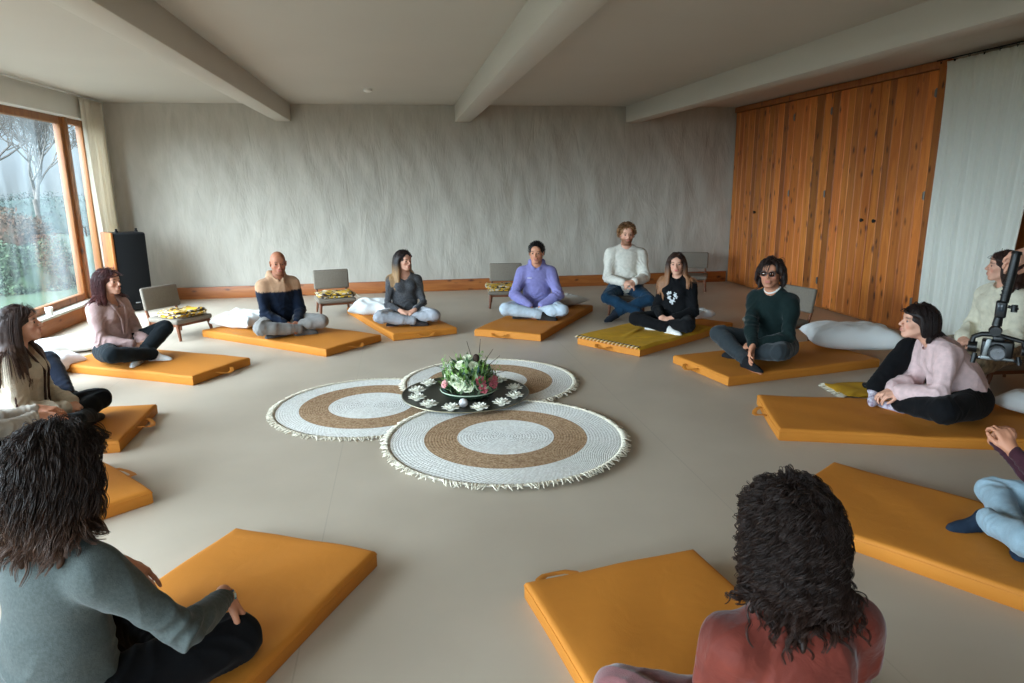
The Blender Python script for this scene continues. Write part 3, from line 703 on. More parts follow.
# ---- curtains
def curtain(name, y0, y1, xw, zt, zb, label, n=9, amp=.035, gather=.8, shift=0., seed=1, m=None, lean=0.):
    rg = np.random.RandomState(seed); ph = rg.rand(6) * 6
    def f(u, v):
        k = 1 - (1 - gather) * (1 - v) ** .6
        yy = y0 + (y1 - y0) * (.5 + (u - .5) * k) + shift * (1 - v)
        w = math.sin(u * n * 6.283 + ph[0] + .5 * math.sin(v * 3 + ph[1])) * amp * (.5 + .5 * (1 - v)) + math.sin(u * n * 2.6 * 6.283 + ph[2]) * amp * .25 + .02 * math.sin(u * 5 + v * 4 + ph[3]) * (1 - v)
        return Vector((xw + w + lean * (1 - v), yy, zb + (zt - zb) * v))
    b = MB(); b.grid(f, 180, 50); o = b.build(name, m, auto=False)
    md = o.modifiers.new('thick', 'SOLIDIFY'); md.thickness = .0025
    tag(o, label, 'curtain'); return o
def cloth_tr(name, col, tr=.35):
    m, N, L, b = node_mat(name); b.inputs['Base Color'].default_value = srgb(*col); b.inputs['Roughness'].default_value = .9; b.inputs['Specular IOR Level'].default_value = .1
    t = N.new('ShaderNodeBsdfTranslucent'); t.inputs['Color'].default_value = srgb(*col); x = N.new('ShaderNodeMixShader'); x.inputs[0].default_value = tr
    out = N['Material Output']; L.new(b.outputs[0], x.inputs[1]); L.new(t.outputs[0], x.inputs[2]); L.new(x.outputs[0], out.inputs['Surface'])
    tc = N.new('ShaderNodeTexCoord'); mp = N.new('ShaderNodeMapping'); mp.inputs['Scale'].default_value = (60, 60, 12); L.new(tc.outputs['Object'], mp.inputs[0])
    n = N.new('ShaderNodeTexNoise'); n.inputs['Scale'].default_value = 1; n.inputs['Detail'].default_value = 3; L.new(mp.outputs[0], n.inputs['Vector']); bp = N.new('ShaderNodeBump'); bp.inputs['Strength'].default_value = .4; bp.inputs['Distance'].default_value = .01
    L.new(n.outputs['Fac'], bp.inputs['Height']); L.new(bp.outputs[0], b.inputs['Normal']); return m
c1 = curtain('curtain', 9.83, 10.42, XL + .07, 2.72, .02, 'cream curtain gathered at the far end of the big left window', n=5, amp=.045, gather=.75, m=cloth_tr('curtain_cream', (232, 224, 210), .5))
c2 = curtain('curtain', 5.0, 6.2, 5.2, 2.70, .02, 'wide white linen curtain hanging from clips right of the pine wardrobe', n=10, amp=.022, gather=.8, shift=.1, seed=4, m=cloth_tr('curtain_linen', (234, 232, 222), .25))
b = MB(); b.tube([(XL + .07, -1.9, 2.735), (XL + .07, 10.5, 2.735)], .008, 8); o = b.build('curtain_rail', mat('rail_white', (190, 190, 186), .4)); tag(o, 'thin pale curtain rail above the big left window', 'curtain rail')
b = MB(); b.tube([(5.2, 2.9, 2.725), (5.2, 6.34, 2.725)], .006, 8); rr = b.build('curtain_rod', Mk); tag(rr, 'thin dark curtain rod carrying the white linen curtain', 'curtain rod')
for k in range(6):
    b = MB(); b.tube([(5.2 + .012 * math.sin(a), 5.44 + k * .17, 2.725 + .012 * math.cos(a) - .006) for a in np.linspace(0, 5.9, 9)], .002, 5); b.box((5.2, 5.44 + k * .17, 2.70), (.012, .012, .02), bev=.002); b.build('clip', Mk, rr)
# ---- loudspeaker
s = empty('loudspeaker', (-3.60, 9.90, 0), R(38), 'tall black loudspeaker with orange wood side in the far left corner', 'loudspeaker')
b = MB(); b.box((0, .02, .53), (.40, .34, 1.02), bev=.02); b.build('cabinet', mat('speaker_black', (20, 20, 22), .5), s)
b = MB(); b.box((-.215, .0, .53), (.035, .38, 1.04), bev=.012); b.build('side_panel', pine_mat('cherry', .6, 'z'), s)
b = MB(); b.box((0, -.165, .56), (.385, .03, .93), bev=.01); b.build('grille', mat('grille_cloth', (12, 12, 13), .95, .2, 400, .5, 500), s)
b = MB(); b.box((0, -.182, .12), (.06, .003, .014), bev=.001); b.build('badge', mat('badge_grey', (150, 150, 150), .4), s)
for (x, y) in ((-.12, -.08), (.12, -.08)):
    b = MB(); b.lathe([(0, 0), (.02, 0), (.02, .02), (.012, .026), (.016, .045), (0, .05)], c=(x, y, 1.045), n=14); b.build('spike_cap', Mk, s)
# ---- little white cup on the sill
b = MB(); b.lathe([(0, 0), (.034, 0), (.042, .09), (.038, .09), (.031, .008), (0, .008)], n=24)
o = b.build('cup', mat('cup_white', (230, 228, 220), .35), loc=(XL - .05, 8.5, .2)); tag(o, 'small white cup standing on the window sill', 'cup')

# ------------------------------------------------------------------ mats
M_mat = mat('mustard_canvas', (194, 122, 44), .68, .05, 3, .12, 260, spec=.25, bump2=.12, b2scale=7)
def floor_mat_obj(A, B, L, label, handle=(.5,), T=.08, sag=(), seed=0, side=1, wav=.0025, hup=0.):
    A = A3(A); B = A3(B); w = np.linalg.norm(B - A); ex = (B - A) / w; ey = A3(-ex[1], ex[0]) * side
    rgm = np.random.RandomState(seed + 50); ph = rgm.rand(8) * 6
    ang = math.atan2(ex[1], ex[0]); o0 = A
    def loc(p): q = A3(p) - o0; return A3(q @ ex, q @ ey)
    e = [0, .0015, .005, .010, .018]
    def ax(n, S): m = list(np.linspace(.018, S - .018, n)); return e[:-1] + m + [S - t for t in reversed(e[:-1])]
    xs = ax(26, w); ys = ax(50, L); r = .018
    sg = [(loc(p[:2]), p[2], p[3]) for p in sag]
    def z(x, y):
        d = min(x, w - x, y, L - y); q = 0 if d >= r else r - math.sqrt(max(0, r * r - (r - d) ** 2))
        zz = T - q + wav * (math.sin(x * 7 + ph[0] + 2 * math.sin(y * 3 + ph[1])) * math.sin(y * 5 + ph[2]) + .5 * math.sin(x * 17 + y * 11 + ph[3])) + .004 * math.sin(math.pi * x / w) * math.sin(math.pi * y / L)
        for (c, dep, rad) in sg: zz -= dep * math.exp(-((x - c[0]) ** 2 + (y - c[1]) ** 2) / rad ** 2)
        return max(zz, .01)
    V = []; 
    nx, ny = len(xs), len(ys)
    wob = lambda x, y: (.003 * math.sin(y * 5 + ph[4]) * (1 if x > w / 2 else -1), .003 * math.sin(x * 6 + ph[5]))
    for x in xs:
        for y in ys:
            a, c = wob(x, y); V.append((x + a, (y + c) * side, z(x, y)))
    F = [(i * ny + j, (i + 1) * ny + j, (i + 1) * ny + j + 1, i * ny + j + 1) for i in range(nx - 1) for j in range(ny - 1)]
    loop = [i * ny for i in range(nx)] + [(nx - 1) * ny + j for j in range(1, ny)] + [i * ny + ny - 1 for i in range(nx - 2, -1, -1)] + [j for j in range(ny - 2, 0, -1)]
    b0 = len(V)
    for k in loop: V.append((V[k][0], V[k][1], .006))
    for k in loop: x, y, _ = V[k]; cx_, cy_ = w / 2, L / 2 * side; V.append((x + (cx_ - x) * .012, y + (cy_ - y) * .012, 0))
    n = len(loop)
    for k in range(n):
        k2 = (k + 1) % n; F.append((loop[k2], loop[k], b0 + k, b0 + k2)); F.append((b0 + k2, b0 + k, b0 + n + k, b0 + n + k2))
    F.append(tuple(b0 + n + k for k in range(n)))
    root = empty('floor_mat', (A[0], A[1], 0), ang, label, 'floor mat', 'mustard floor mats in the circle')
    me = mesh_obj('cushion', V, F, M_mat, root)
    bm = bmesh.new(); bm.from_mesh(me.data); bmesh.ops.recalc_face_normals(bm, faces=bm.faces); bm.to_mesh(me.data); bm.free()
    me.data.set_sharp_from_angle(angle=R(50))
    b = MB(); pts = [Vector((V[k][0], V[k][1], V[k][2] - .002)) for k in loop]; b.tube(pts, .0035, 5, closed=True); b.build('piping', M_mat, root)
    for (hx) in handle:
        x0, x1 = w * hx - .09, w * hx + .09
        hh = hup; pts = [(x0, -.002 * side, .048), (x0 + .012, -.028 * side, .048 + hh * .3), (x0 + .045, -.058 * side, .034 + hh), (w * hx, -.068 * side, .028 + hh), (x1 - .045, -.058 * side, .034 + hh), (x1 - .012, -.028 * side, .048 + hh * .3), (x1, -.002 * side, .048)]
        b = MB(); b.tube(pts, .017, 8, flat=.16); b.build('handle', M_mat, root)
    return root
# ------------------------------------------------------------------ pillows
def pillow(pos, yaw, label, w=.62, d=.42, hgt=.17, tilt=(0, 0), col=(222, 222, 220), seed=0, wk=1.6, name='pillow', group='white pillows around the circle'):
    rgp = np.random.RandomState(seed + 5); ph = rgp.rand(10) * 6; n = 44; V = []; F = []
    for sgn in (1, -1):
        for i in range(n + 1):
            for j in range(n + 1):
                u = -1 + 2 * i / n; v = -1 + 2 * j / n
                e = (max(0, 1 - u ** 4) * max(0, 1 - v ** 4)) ** .42
                x = u * w / 2 * (1 - .10 * (1 - v * v)); y = v * d / 2 * (1 - .12 * (1 - u * u))
                x += .012 * math.sin(v * 5 + ph[0]) ; y += .010 * math.sin(u * 6 + ph[1])
                wr = wk * .005 * (1 - abs(math.sin(u * 7 + 3 * math.sin(v * 2.2 + ph[2]) + ph[3]))) * math.sin(v * 3 + ph[4]) + .004 * math.exp(-((abs(u) - .8) / .2) ** 2) * math.sin(v * 14 + ph[5]) + .004 * math.sin(u * 9 + v * 7 + ph[6])
                z = (e * hgt / 2 + wr * e ** .5) if sgn > 0 else -e * hgt * .32
                z += .03 * (u * u + v * v) * .3
                V.append((x, y, z))
    m = (n + 1) ** 2
    for sI in (0, 1):
        for i in range(n):
            for j in range(n):
                a = sI * m + i * (n + 1) + j; q = (a, a + n + 1, a + n + 2, a + 1); F.append(q if sI == 0 else q[::-1])
    V = np.array(V); V[:, 2] -= V[:, 2].min()
    o = mesh_obj(name, V, F, mat('pillow_%d_%d_%d' % col, col, .9, .03, 5, .15, 200, sheen=.2), None)
    bm = bmesh.new(); bm.from_mesh(o.data); bmesh.ops.remove_doubles(bm, verts=bm.verts, dist=.0004); bm.to_mesh(o.data); bm.free()
    o.location = pos; o.rotation_euler = (tilt[0], tilt[1], yaw); tag(o, label, 'pillow', group); return o

# ------------------------------------------------------------------ low chairs
M_seat = mat('taupe_fabric', (122, 112, 100), .9, .08, 60, .4, 400); M_leg = mat('walnut', (112, 66, 40), .45, .15, 8, .1, 90, stretch=(1, 1, .2))
def low_chair_proto(label):
    r = empty('low_chair', (0, 0, 0), 0, label, 'chair', 'low meditation chairs')
    b = MB(); b.box((0, 0, .205), (.47, .46, .055), bev=.022, seg=3); b.build('seat', M_seat, r)
    q = Matrix.Rotation(R(12), 3, 'X')
    b = MB(); b.box((0, -.285, .42), (.45, .045, .25), rot=q.transposed().inverted() if False else Matrix.Rotation(R(10), 3, 'X'), bev=.02, seg=3); b.build('backrest', M_seat, r)
    for s in (1, -1):
        b = MB(); b.tube([(s * .20, .19, .18), (s * .215, .235, 0)], [.022, .014], 10); b.build('leg', M_leg, r)
        b = MB(); b.tube([(s * .19, -.31, .33), (s * .19, -.245, .17), (s * .205, -.275, 0)], [.013, .017, .012], 10); b.build('leg', M_leg, r)
    b = MB(); b.box((0, .18, .165), (.42, .022, .035), bev=.004); b.box((0, -.2, .165), (.42, .022, .035), bev=.004); b.box((.2, 0, .165), (.022, .40, .035), bev=.004); b.box((-.2, 0, .165), (.022, .40, .035), bev=.004); b.build('seat_frame', M_leg, r)
    return r
def face_yaw(d): return math.atan2(d[1], d[0]) - math.pi / 2
CH = low_chair_proto('x'); CH_used = [False]
def low_chair(x, y, d, label):
    o = CH if not CH_used[0] else copy_tree(CH); CH_used[0] = True
    o.location = (x, y, 0); o.rotation_euler = (0, 0, face_yaw(d)); o['label'] = label; return o
# ------------------------------------------------------------------ patterned blankets
def throw_mat(name='throw_pattern', yellow=.45, base=(206, 160, 40)):
    m, N, L, b = node_mat(name); tc = N.new('ShaderNodeTexCoord')
    v = N.new('ShaderNodeTexVoronoi'); v.inputs['Scale'].default_value = 34; L.new(tc.outputs['Object'], v.inputs['Vector'])
    r = N.new('ShaderNodeValToRGB'); r.color_ramp.interpolation = 'CONSTANT'; e = r.color_ramp.elements; e[0].position = 0; e[0].color = srgb(58, 40, 34); e[1].position = .3; e[1].color = srgb(210, 196, 170)
    e2 = e.new(.62); e2.color = srgb(*base)
    sp = N.new('ShaderNodeSeparateColor'); L.new(v.outputs['Color'], sp.inputs[0]); L.new(sp.outputs[0], r.inputs[0])
    n = N.new('ShaderNodeTexNoise'); n.inputs['Scale'].default_value = 5; L.new(tc.outputs['Object'], n.inputs['Vector'])
    g = N.new('ShaderNodeMath'); g.operation = 'GREATER_THAN'; g.inputs[1].default_value = yellow; L.new(n.outputs['Fac'], g.inputs[0])
    x = N.new('ShaderNodeMix'); x.data_type = 'RGBA'; L.new(g.outputs[0], x.inputs['Factor']); x.inputs['A'].default_value = srgb(*base); L.new(r.outputs[0], x.inputs['B']); L.new(x.outputs['Result'], b.inputs['Base Color']); b.inputs['Roughness'].default_value = .9
    n2 = N.new('ShaderNodeTexNoise'); n2.inputs['Scale'].default_value = 90; L.new(tc.outputs['Object'], n2.inputs['Vector']); bp = N.new('ShaderNodeBump'); bp.inputs['Strength'].default_value = .4; bp.inputs['Distance'].default_value = .006; L.new(n2.outputs['Fac'], bp.inputs['Height']); L.new(bp.outputs[0], b.inputs['Normal'])
    return m
M_throw = throw_mat(); M_mustard = mat('mustard_throw', (196, 148, 34), .9, .1, 12, .3, 200); M_fringe = mat('fringe_yarn', (214, 204, 184), .95, .1, 40, .2, 200)
def folded_throw(pos, yaw, label, w=.38, d=.30, layers=3, th=.02, m=None, fringe=0, seed=0):
    rgt = np.random.RandomState(seed + 9); r = empty('folded_throw', pos, yaw, label, 'blanket', 'folded patterned throws')
    b = MB()
    for k in range(layers):
        ph = rgt.rand(4) * 6; sx = rgt.uniform(-.025, .025); sy = rgt.uniform(-.025, .025)
        def f(u, v):
            a = u * 2 * math.pi; c, s_ = math.cos(a), math.sin(a); sq = lambda t: math.copysign(abs(t) ** .35, t)
            rr = 1 - .02 * math.sin(a * 5 + ph[0]); pz = math.sin(math.pi * (v - .5)); pr = math.cos(math.pi * (v - .5)) ** .3
            x = sq(c) * w / 2 * rr * pr; y = sq(s_) * d / 2 * rr * pr
            return Vector((x + sx, y + sy, th * (k + .5) + pz * th * .52 + (.007 * math.sin(x * 22 + y * 15 + ph[1]) + .006 * math.sin(x * 41 - y * 30 + ph[2])) * (k + 1) / layers))
        b.grid(f, 48, 10)
    o = b.build('folds', m or M_throw, r, auto=False)
    if fringe:
        b = MB()
        for i in range(fringe):
            y = -d / 2 + d * (i + .5) / fringe; x = -w / 2
            b.tube([(x, y, th * 1.2), (x - .025, y + rgt.uniform(-.01, .01), .012), (x - .05, y + rgt.uniform(-.015, .015), .006)], [.006, .007, .004], 5)
        b.build('fringe', M_fringe, r)
    return r
# ------------------------------------------------------------------ rugs
def rug_mat():
    m, N, L, b = node_mat('braided_rug'); tc = N.new('ShaderNodeTexCoord')
    sx = N.new('ShaderNodeSeparateXYZ'); L.new(tc.outputs['Object'], sx.inputs[0]); cx_ = N.new('ShaderNodeCombineXYZ'); L.new(sx.outputs[0], cx_.inputs[0]); L.new(sx.outputs[1], cx_.inputs[1])
    ln = N.new('ShaderNodeVectorMath'); ln.operation = 'LENGTH'; L.new(cx_.outputs[0], ln.inputs[0])
    n = N.new('ShaderNodeTexNoise'); n.inputs['Scale'].default_value = 70; n.inputs['Detail'].default_value = 4; L.new(tc.outputs['Object'], n.inputs['Vector'])
    def ramp(c0, c1): 
        r = N.new('ShaderNodeValToRGB'); r.color_ramp.elements[0].color = srgb(*c0); r.color_ramp.elements[1].color = srgb(*c1); r.color_ramp.elements[0].position = .35; r.color_ramp.elements[1].position = .65; L.new(n.outputs['Fac'], r.inputs[0]); return r
    w = ramp((222, 218, 210), (244, 242, 236)); j = ramp((146, 112, 80), (194, 160, 124))
    a = N.new('ShaderNodeMath'); a.operation = 'COMPARE'; a.inputs[1].default_value = .415; a.inputs[2].default_value = .105; L.new(ln.outputs['Value'], a.inputs[0])
    x = N.new('ShaderNodeMix'); x.data_type = 'RGBA'; L.new(a.outputs[0], x.inputs['Factor']); L.new(w.outputs[0], x.inputs['A']); L.new(j.outputs[0], x.inputs['B']); L.new(x.outputs['Result'], b.inputs['Base Color']); b.inputs['Roughness'].default_value = .95
    # braid strands across each coil
    at = N.new('ShaderNodeMath'); at.operation = 'ARCTAN2'; L.new(sx.outputs[1], at.inputs[0]); L.new(sx.outputs[0], at.inputs[1])
    ml = N.new('ShaderNodeMath'); ml.operation = 'MULTIPLY'; ml.inputs[1].default_value = 160; L.new(at.outputs[0], ml.inputs[0])
    ad = N.new('ShaderNodeMath'); ad.operation = 'MULTIPLY_ADD'; ad.inputs[1].default_value = 520; L.new(ln.outputs['Value'], ad.inputs[0]); L.new(ml.outputs[0], ad.inputs[2])
    sn = N.new('ShaderNodeMath'); sn.operation = 'SINE'; L.new(ad.outputs[0], sn.inputs[0])
    bp = N.new('ShaderNodeBump'); bp.inputs['Strength'].default_value = .5; bp.inputs['Distance'].default_value = .004; L.new(sn.outputs[0], bp.inputs['Height'])
    b2 = N.new('ShaderNodeBump'); b2.inputs['Strength'].default_value = .5; b2.inputs['Distance'].default_value = .004; L.new(n.outputs['Fac'], b2.inputs['Height']); L.new(bp.outputs[0], b2.inputs['Normal']); L.new(b2.outputs[0], b.inputs['Normal'])
    return m
M_rug = rug_mat()
def rug(x, y, z, rad, label, seed):
    rgr = np.random.RandomState(seed); r = empty('round_rug', (x, y, z), 0, label, 'rug', 'round braided rugs in the centre')
    b = MB(); nr = 40; prof = [(0, .008)]; R0 = rad - .025
    for i in range(nr):
        c = R0 * (i + .5) / nr; hw = R0 / nr / 2
        for t in (-.95, -.5, 0, .5, .95): prof.append((c + hw * t, .0055 + .0035 * math.sqrt(max(0, 1 - t * t))))
    prof += [(R0, 0), (0, 0)]
    b.lathe(prof, n=128); o = b.build('braid', M_rug, r, auto=False)
    b = MB(); n = 340
    for i in range(n):
        a = 2 * math.pi * (i + rgr.uniform(-.3, .3)) / n; da = rgr.uniform(-.02, .02); l = rgr.uniform(.02, .05)
        P = [(R0 - .015, .010), (R0 + .006, .013 + rgr.uniform(0, .004)), (R0 + l * .6, .008), (R0 + l, .003)]
        b.tube([(q * math.cos(a + da * k), q * math.sin(a + da * k), zz) for k, (q, zz) in enumerate(P)], [.004, .0055, .0045, .003], 4)
    b.tube([(R0 * math.cos(t), R0 * math.sin(t), .010) for t in np.linspace(0, 2 * math.pi, 129)[:-1]], .006, 6, closed=True)
    f = b.build('fringe', M_fringe, r, auto=False); return r
# ------------------------------------------------------------------ outdoors
def outdoors():
    g = mat('grass_ground', (50, 66, 44), .95, .4, .6, .5, 12, col2=(34, 44, 32))
    b = MB()
    def f(u, v):
        x = -60 + u * 54.; y = -30 + v * 130; return Vector((x, y, -.35 + .0006 * (x + 10) ** 2 * (1 if x < -10 else 0) * .5 + .15 * math.sin(x * .6) * math.sin(y * .4)))
    b.grid(f, 50, 80); b.box((0, 30, -.6), (30, 150, .3)); o = b.build('lawn', g); o['kind'] = 'structure'; o.name = 'ground'
    rgo = random.Random(5); bark = mat('bark', (86, 80, 74), .9, .3, 20, .4, 60)
    def tree(x, y, h, label, seed, dep=7):
        rg = random.Random(seed); b = MB()
        def br(p, d, l, r, k):
            q = p + d * l; mid = p + d * l * .5 + Vector((rg.uniform(-1, 1), rg.uniform(-1, 1), rg.uniform(-1, 1))) * l * .06
            b.tube([p, mid, q], [r, r * .85, r * .7], 6 if k > 3 else 4, cap=False)
            if k == 0: return
            for i in range(3 if k > 1 else 4):
                a = Vector((rg.uniform(-1, 1), rg.uniform(-1, 1), rg.uniform(-.25, .8))); nd = (d * rg.uniform(.7, 1.2) + a * .75).normalized()
                br(p + d * l * rg.uniform(.6, 1), nd, l * rg.uniform(.62, .82), r * .62, k - 1)
        br(Vector((0, 0, 0)), Vector((rg.uniform(-.1, .1), rg.uniform(-.1, .1), 1)).normalized(), h * .22, h * .011, dep)
        o = b.build('tree', bark, loc=(x, y, -.3), auto=False); tag(o, label, 'tree', 'bare trees outside the window')
    tree(-9.5, 20.5, 7.5, 'bare many-branched winter tree outside the left window, nearest one', 1)
    tree(-13.5, 25, 9, 'taller bare winter tree further back on the lawn outside', 2)
    tree(-8.2, 26, 8, 'bare winter tree seen just left of the window post', 3)
    tree(-17, 30, 10, 'large bare winter tree at the left edge of the window view', 4)
    M_lf = {0: mat('hedge_leaf', (38, 54, 46), .9, .4, 3, .6, 18, col2=(18, 30, 28)), 1: mat('russet_leaf', (88, 58, 42), .9, .4, 5, .6, 18, col2=(48, 48, 34)), 2: mat('light_leaf', (58, 74, 50), .9, .3, 4, .6, 18, col2=(32, 46, 36))}
    def bush(x, y, sx, sy, sz, mi, label, seed, cat='bush'):
        rg = np.random.RandomState(seed); n = int(9000); d = rg.randn(n, 3); d /= np.linalg.norm(d, axis=1)[:, None]; d[:, 2] = np.abs(d[:, 2])
        lump = 1 + .22 * np.sin(d[:, 0] * 5 + rg.rand() * 6) * np.sin(d[:, 1] * 4 + 1) + .12 * np.sin(d[:, 2] * 9 + rg.rand() * 6)
        P = d * A3(sx, sy, sz) * (lump * rg.uniform(.75, 1.03, n))[:, None]
        a = rg.randn(n, 3); a /= np.linalg.norm(a, axis=1)[:, None]; t = np.cross(a, d); t /= np.linalg.norm(t, axis=1)[:, None] + 1e-9
        sz_ = rg.uniform(.022, .055, n)[:, None] * max(1, min(sx, sy, sz) / 1.3)
        V = np.stack([P - a * sz_, P + t * sz_ * .5, P + a * sz_, P - t * sz_ * .5], 1).reshape(-1, 3); F = np.arange(n * 4).reshape(n, 4)
        b = MB(); b.sphere((0, 0, 0), 1, 24, 12, (sx * .85, sy * .85, sz * .85)); core = b.build('core', M_lf[mi], None, auto=False)
        r = empty('bush', (x, y, -.4), 0, label, cat, 'bushes outside the window'); core.parent = r
        o = mesh_obj('foliage', V, F, M_lf[mi], r)
    bush(-16, 38, 7, 4, 2.0, 0, 'long dark green hedge bank far behind the lawn', 1, 'hedge')
    bush(-33, 39, 7, 4, 2.2, 0, 'dark green hedge bank at the far left of the lawn', 2, 'hedge')
    bush(-8.5, 46, 3.5, 3, 2.6, 0, 'dark rounded evergreen bush behind the window post', 3)
    bush(-9.3, 18.5, 1.0, 1.0, 1.5, 1, 'reddish brown shrub outside the window', 4)
    bush(-7.6, 15.6, .9, .9, 1.0, 2, 'light green shrub growing close outside the window', 5)
    bush(-12.5, 20, 1.8, 1.6, 1.5, 2, 'pale green shrub on the lawn left of the reddish one', 6)
outdoors()

# ------------------------------------------------------------------ mats, pillows, chairs, rugs
CEN = A3(.4, 5.0)
floor_mat_obj((-1.42, 6.46), (-1.75, 5.85), 1.55, 'mustard floor mat under the woman in the pink cardigan', side=-1, seed=1, sag=[(-2.6, 6.6, .02, .25)])
floor_mat_obj((-.25, 7.23), (-.75, 6.64), 1.9, 'mustard floor mat under the bald man in the two-tone hoodie', side=-1, seed=2, handle=(.5,), sag=[(-1.3, 7.6, .02, .25)])
floor_mat_obj((.57, 7.44), (-.12, 7.21), 1.9, 'mustard floor mat under the woman in the speckled dark top', side=-1, seed=3, handle=(.5,), sag=[(0, 7.9, .02, .25)])
floor_mat_obj((1.40, 6.88), (.75, 7.29), 1.9, 'mustard floor mat under the man in the lavender hoodie', side=-1, seed=4, handle=(.6,), sag=[(1.58, 7.95, .02, .25)])
floor_mat_obj((2.18, 6.04), (1.74, 6.67), 1.75, 'floor mat covered by the thin mustard throw, under the woman in black', side=-1, seed=5, handle=(.55,), sag=[(2.85, 6.85, .01, .2)])
floor_mat_obj((2.55, 4.98), (2.40, 5.76), 1.6, 'mustard floor mat under the man in glasses and dark green sweater', side=-1, seed=6, handle=(.62,), sag=[(3.25, 5.5, .02, .25), (2.85, 5.15, .006, .08)])
floor_mat_obj((2.31, 3.8), (2.54, 4.51), 1.9, 'mustard floor mat under the person in the pale pink sweatshirt', side=-1, seed=7, handle=(.6,), sag=[(3.6, 3.8, .03, .3), (3.2, 3.7, .02, .2)])
floor_mat_obj((1.69, 2.83), (2.33, 3.27), 1.95, 'mustard floor mat under the person in light jeans at the right edge', side=-1, seed=8, handle=(.5,), sag=[(2.9, 2.2, .03, .3)])
floor_mat_obj((.42, 2.40), (1.18, 2.52), 1.9, 'mustard floor mat in the right foreground under the woman in rust velvet', side=-1, seed=9, handle=(.20,), hup=.012, sag=[(.98, 1.35, .03, .3)])
floor_mat_obj((-.81, 3.08), (-.16, 2.74), 1.95, 'mustard floor mat in the left foreground under the woman in grey', side=-1, seed=10, handle=(), sag=[(-.95, 1.95, .03, .3)], wav=.004)
floor_mat_obj((-1.80, 5.13), (-1.78, 4.36), 1.4, 'mustard floor mat under the woman in the cream fleece', side=-1, seed=11, handle=(.45,), sag=[(-2.4, 4.62, .02, .25)])
floor_mat_obj((-1.84, 4.16), (-1.33, 3.57), 1.7, 'mustard mat end just right of the grey-sweatered woman\'s dark hair', side=-1, seed=12, handle=(.45,))

pillow((-3.35, 7.4, .005), .5, 'white pillow on the floor behind the woman in pink', .62, .42, .17, seed=1)
pillow((-3.15, 6.5, .01), 1.2, 'white pillow half hidden between the woman in fleece and the woman in pink', .5, .4, .2, seed=9)
pillow((-1.80, 8.00, .085), -.55, 'white pillow on the mat behind the bald man', .56, .42, .19, seed=2, tilt=(.1, 0))
pillow((-.36, 8.52, .085), -.3, 'white pillow on the mat left of the woman in the speckled top', .54, .40, .19, seed=3, tilt=(.15, 0))
pillow((2.02, 8.55, .085), .45, 'grey pillow on the mat behind the man in lavender', .55, .42, .15, seed=4, col=(186, 180, 170))
pillow((4.12, 5.72, .085), -.35, 'large white pillow draped over the mat end beside the man in green', .80, .56, .27, seed=5, wk=3.2)
pillow((4.72, 5.18, .0), -.3, 'second white pillow on the floor behind the large one, near the wardrobe', .7, .5, .22, seed=6, col=(206, 204, 200))
pillow((4.2, 3.72, .085), .2, 'white pillow on the mat behind the person in pale pink', .6, .42, .18, seed=7)
pillow((3.35, 7.35, .085), .2, 'white pillow just visible behind the woman in black', .3, .25, .12, seed=8)

low_chair(-2.44, 7.98, (.82, -.57), 'low taupe chair with a folded patterned throw, beside the loudspeaker')
low_chair(-.86, 8.98, (.22, -1), 'low taupe chair with a fringed throw between the bald man and the long-haired woman')
low_chair(1.38, 9.15, (-.15, -1), 'low taupe chair half hidden behind the man in lavender')
low_chair(4.4, 9.98, (-.45, -.9), 'low chair far back behind the woman in black, only its backrest showing')
low_chair(3.78, 6.46, (-.97, -.25), 'low chair behind the man in dark green, by the large pillow')
low_chair(2.80, 8.32, (-.30, -.95), 'low chair carrying the blond man in the white sweater')
low_chair(4.62, 4.62, (-1, .08), 'low chair under the woman in the cream hoodie at the right edge')
folded_throw((-2.40, 7.96, .233), face_yaw((.82, -.57)), 'yellow and black patterned throw folded on the low chair beside the loudspeaker', .42, .34, 3, .024, seed=1)
folded_throw((-.85, 8.97, .233), face_yaw((.22, -1)) + .05, 'patterned fringed throw folded on the chair left of the long-haired woman', .46, .38, 2, .03, seed=2, fringe=12)
folded_throw((1.33, 9.1, .233), face_yaw((-.15, -1)), 'patterned throw piled on the chair behind the man in lavender', .46, .40, 3, .022, seed=3)
t = folded_throw((3.52, 4.66, 0), -.12, 'flat mustard throw with white fringe on the floor beside the pale pink sweatshirt', .46, .36, 2, .016, M_mustard, 16, 4)
b = MB(); b.box((0, 0, .02), (.17, .07, .035), bev=.016, seg=4); b.box((0, -.034, .02), (.165, .004, .004), bev=.001)
o = b.build('glasses_case', mat('case_black', (18, 18, 20), .5, .1, 30, .1), loc=(3.58, 4.62, .034)); o.rotation_euler = (0, 0, -.4); tag(o, 'small black case lying on the mustard throw by the wardrobe', 'case')

rug(-.27, 5.02, .0, .725, 'left white braided rug with a jute ring and fringe', 1)
rug(.68, 5.47, .010, .725, 'back white braided rug partly hidden behind the flowers', 2)
rug(.61, 4.13, .020, .775, 'front white braided rug with a jute ring, nearest to the camera', 3)
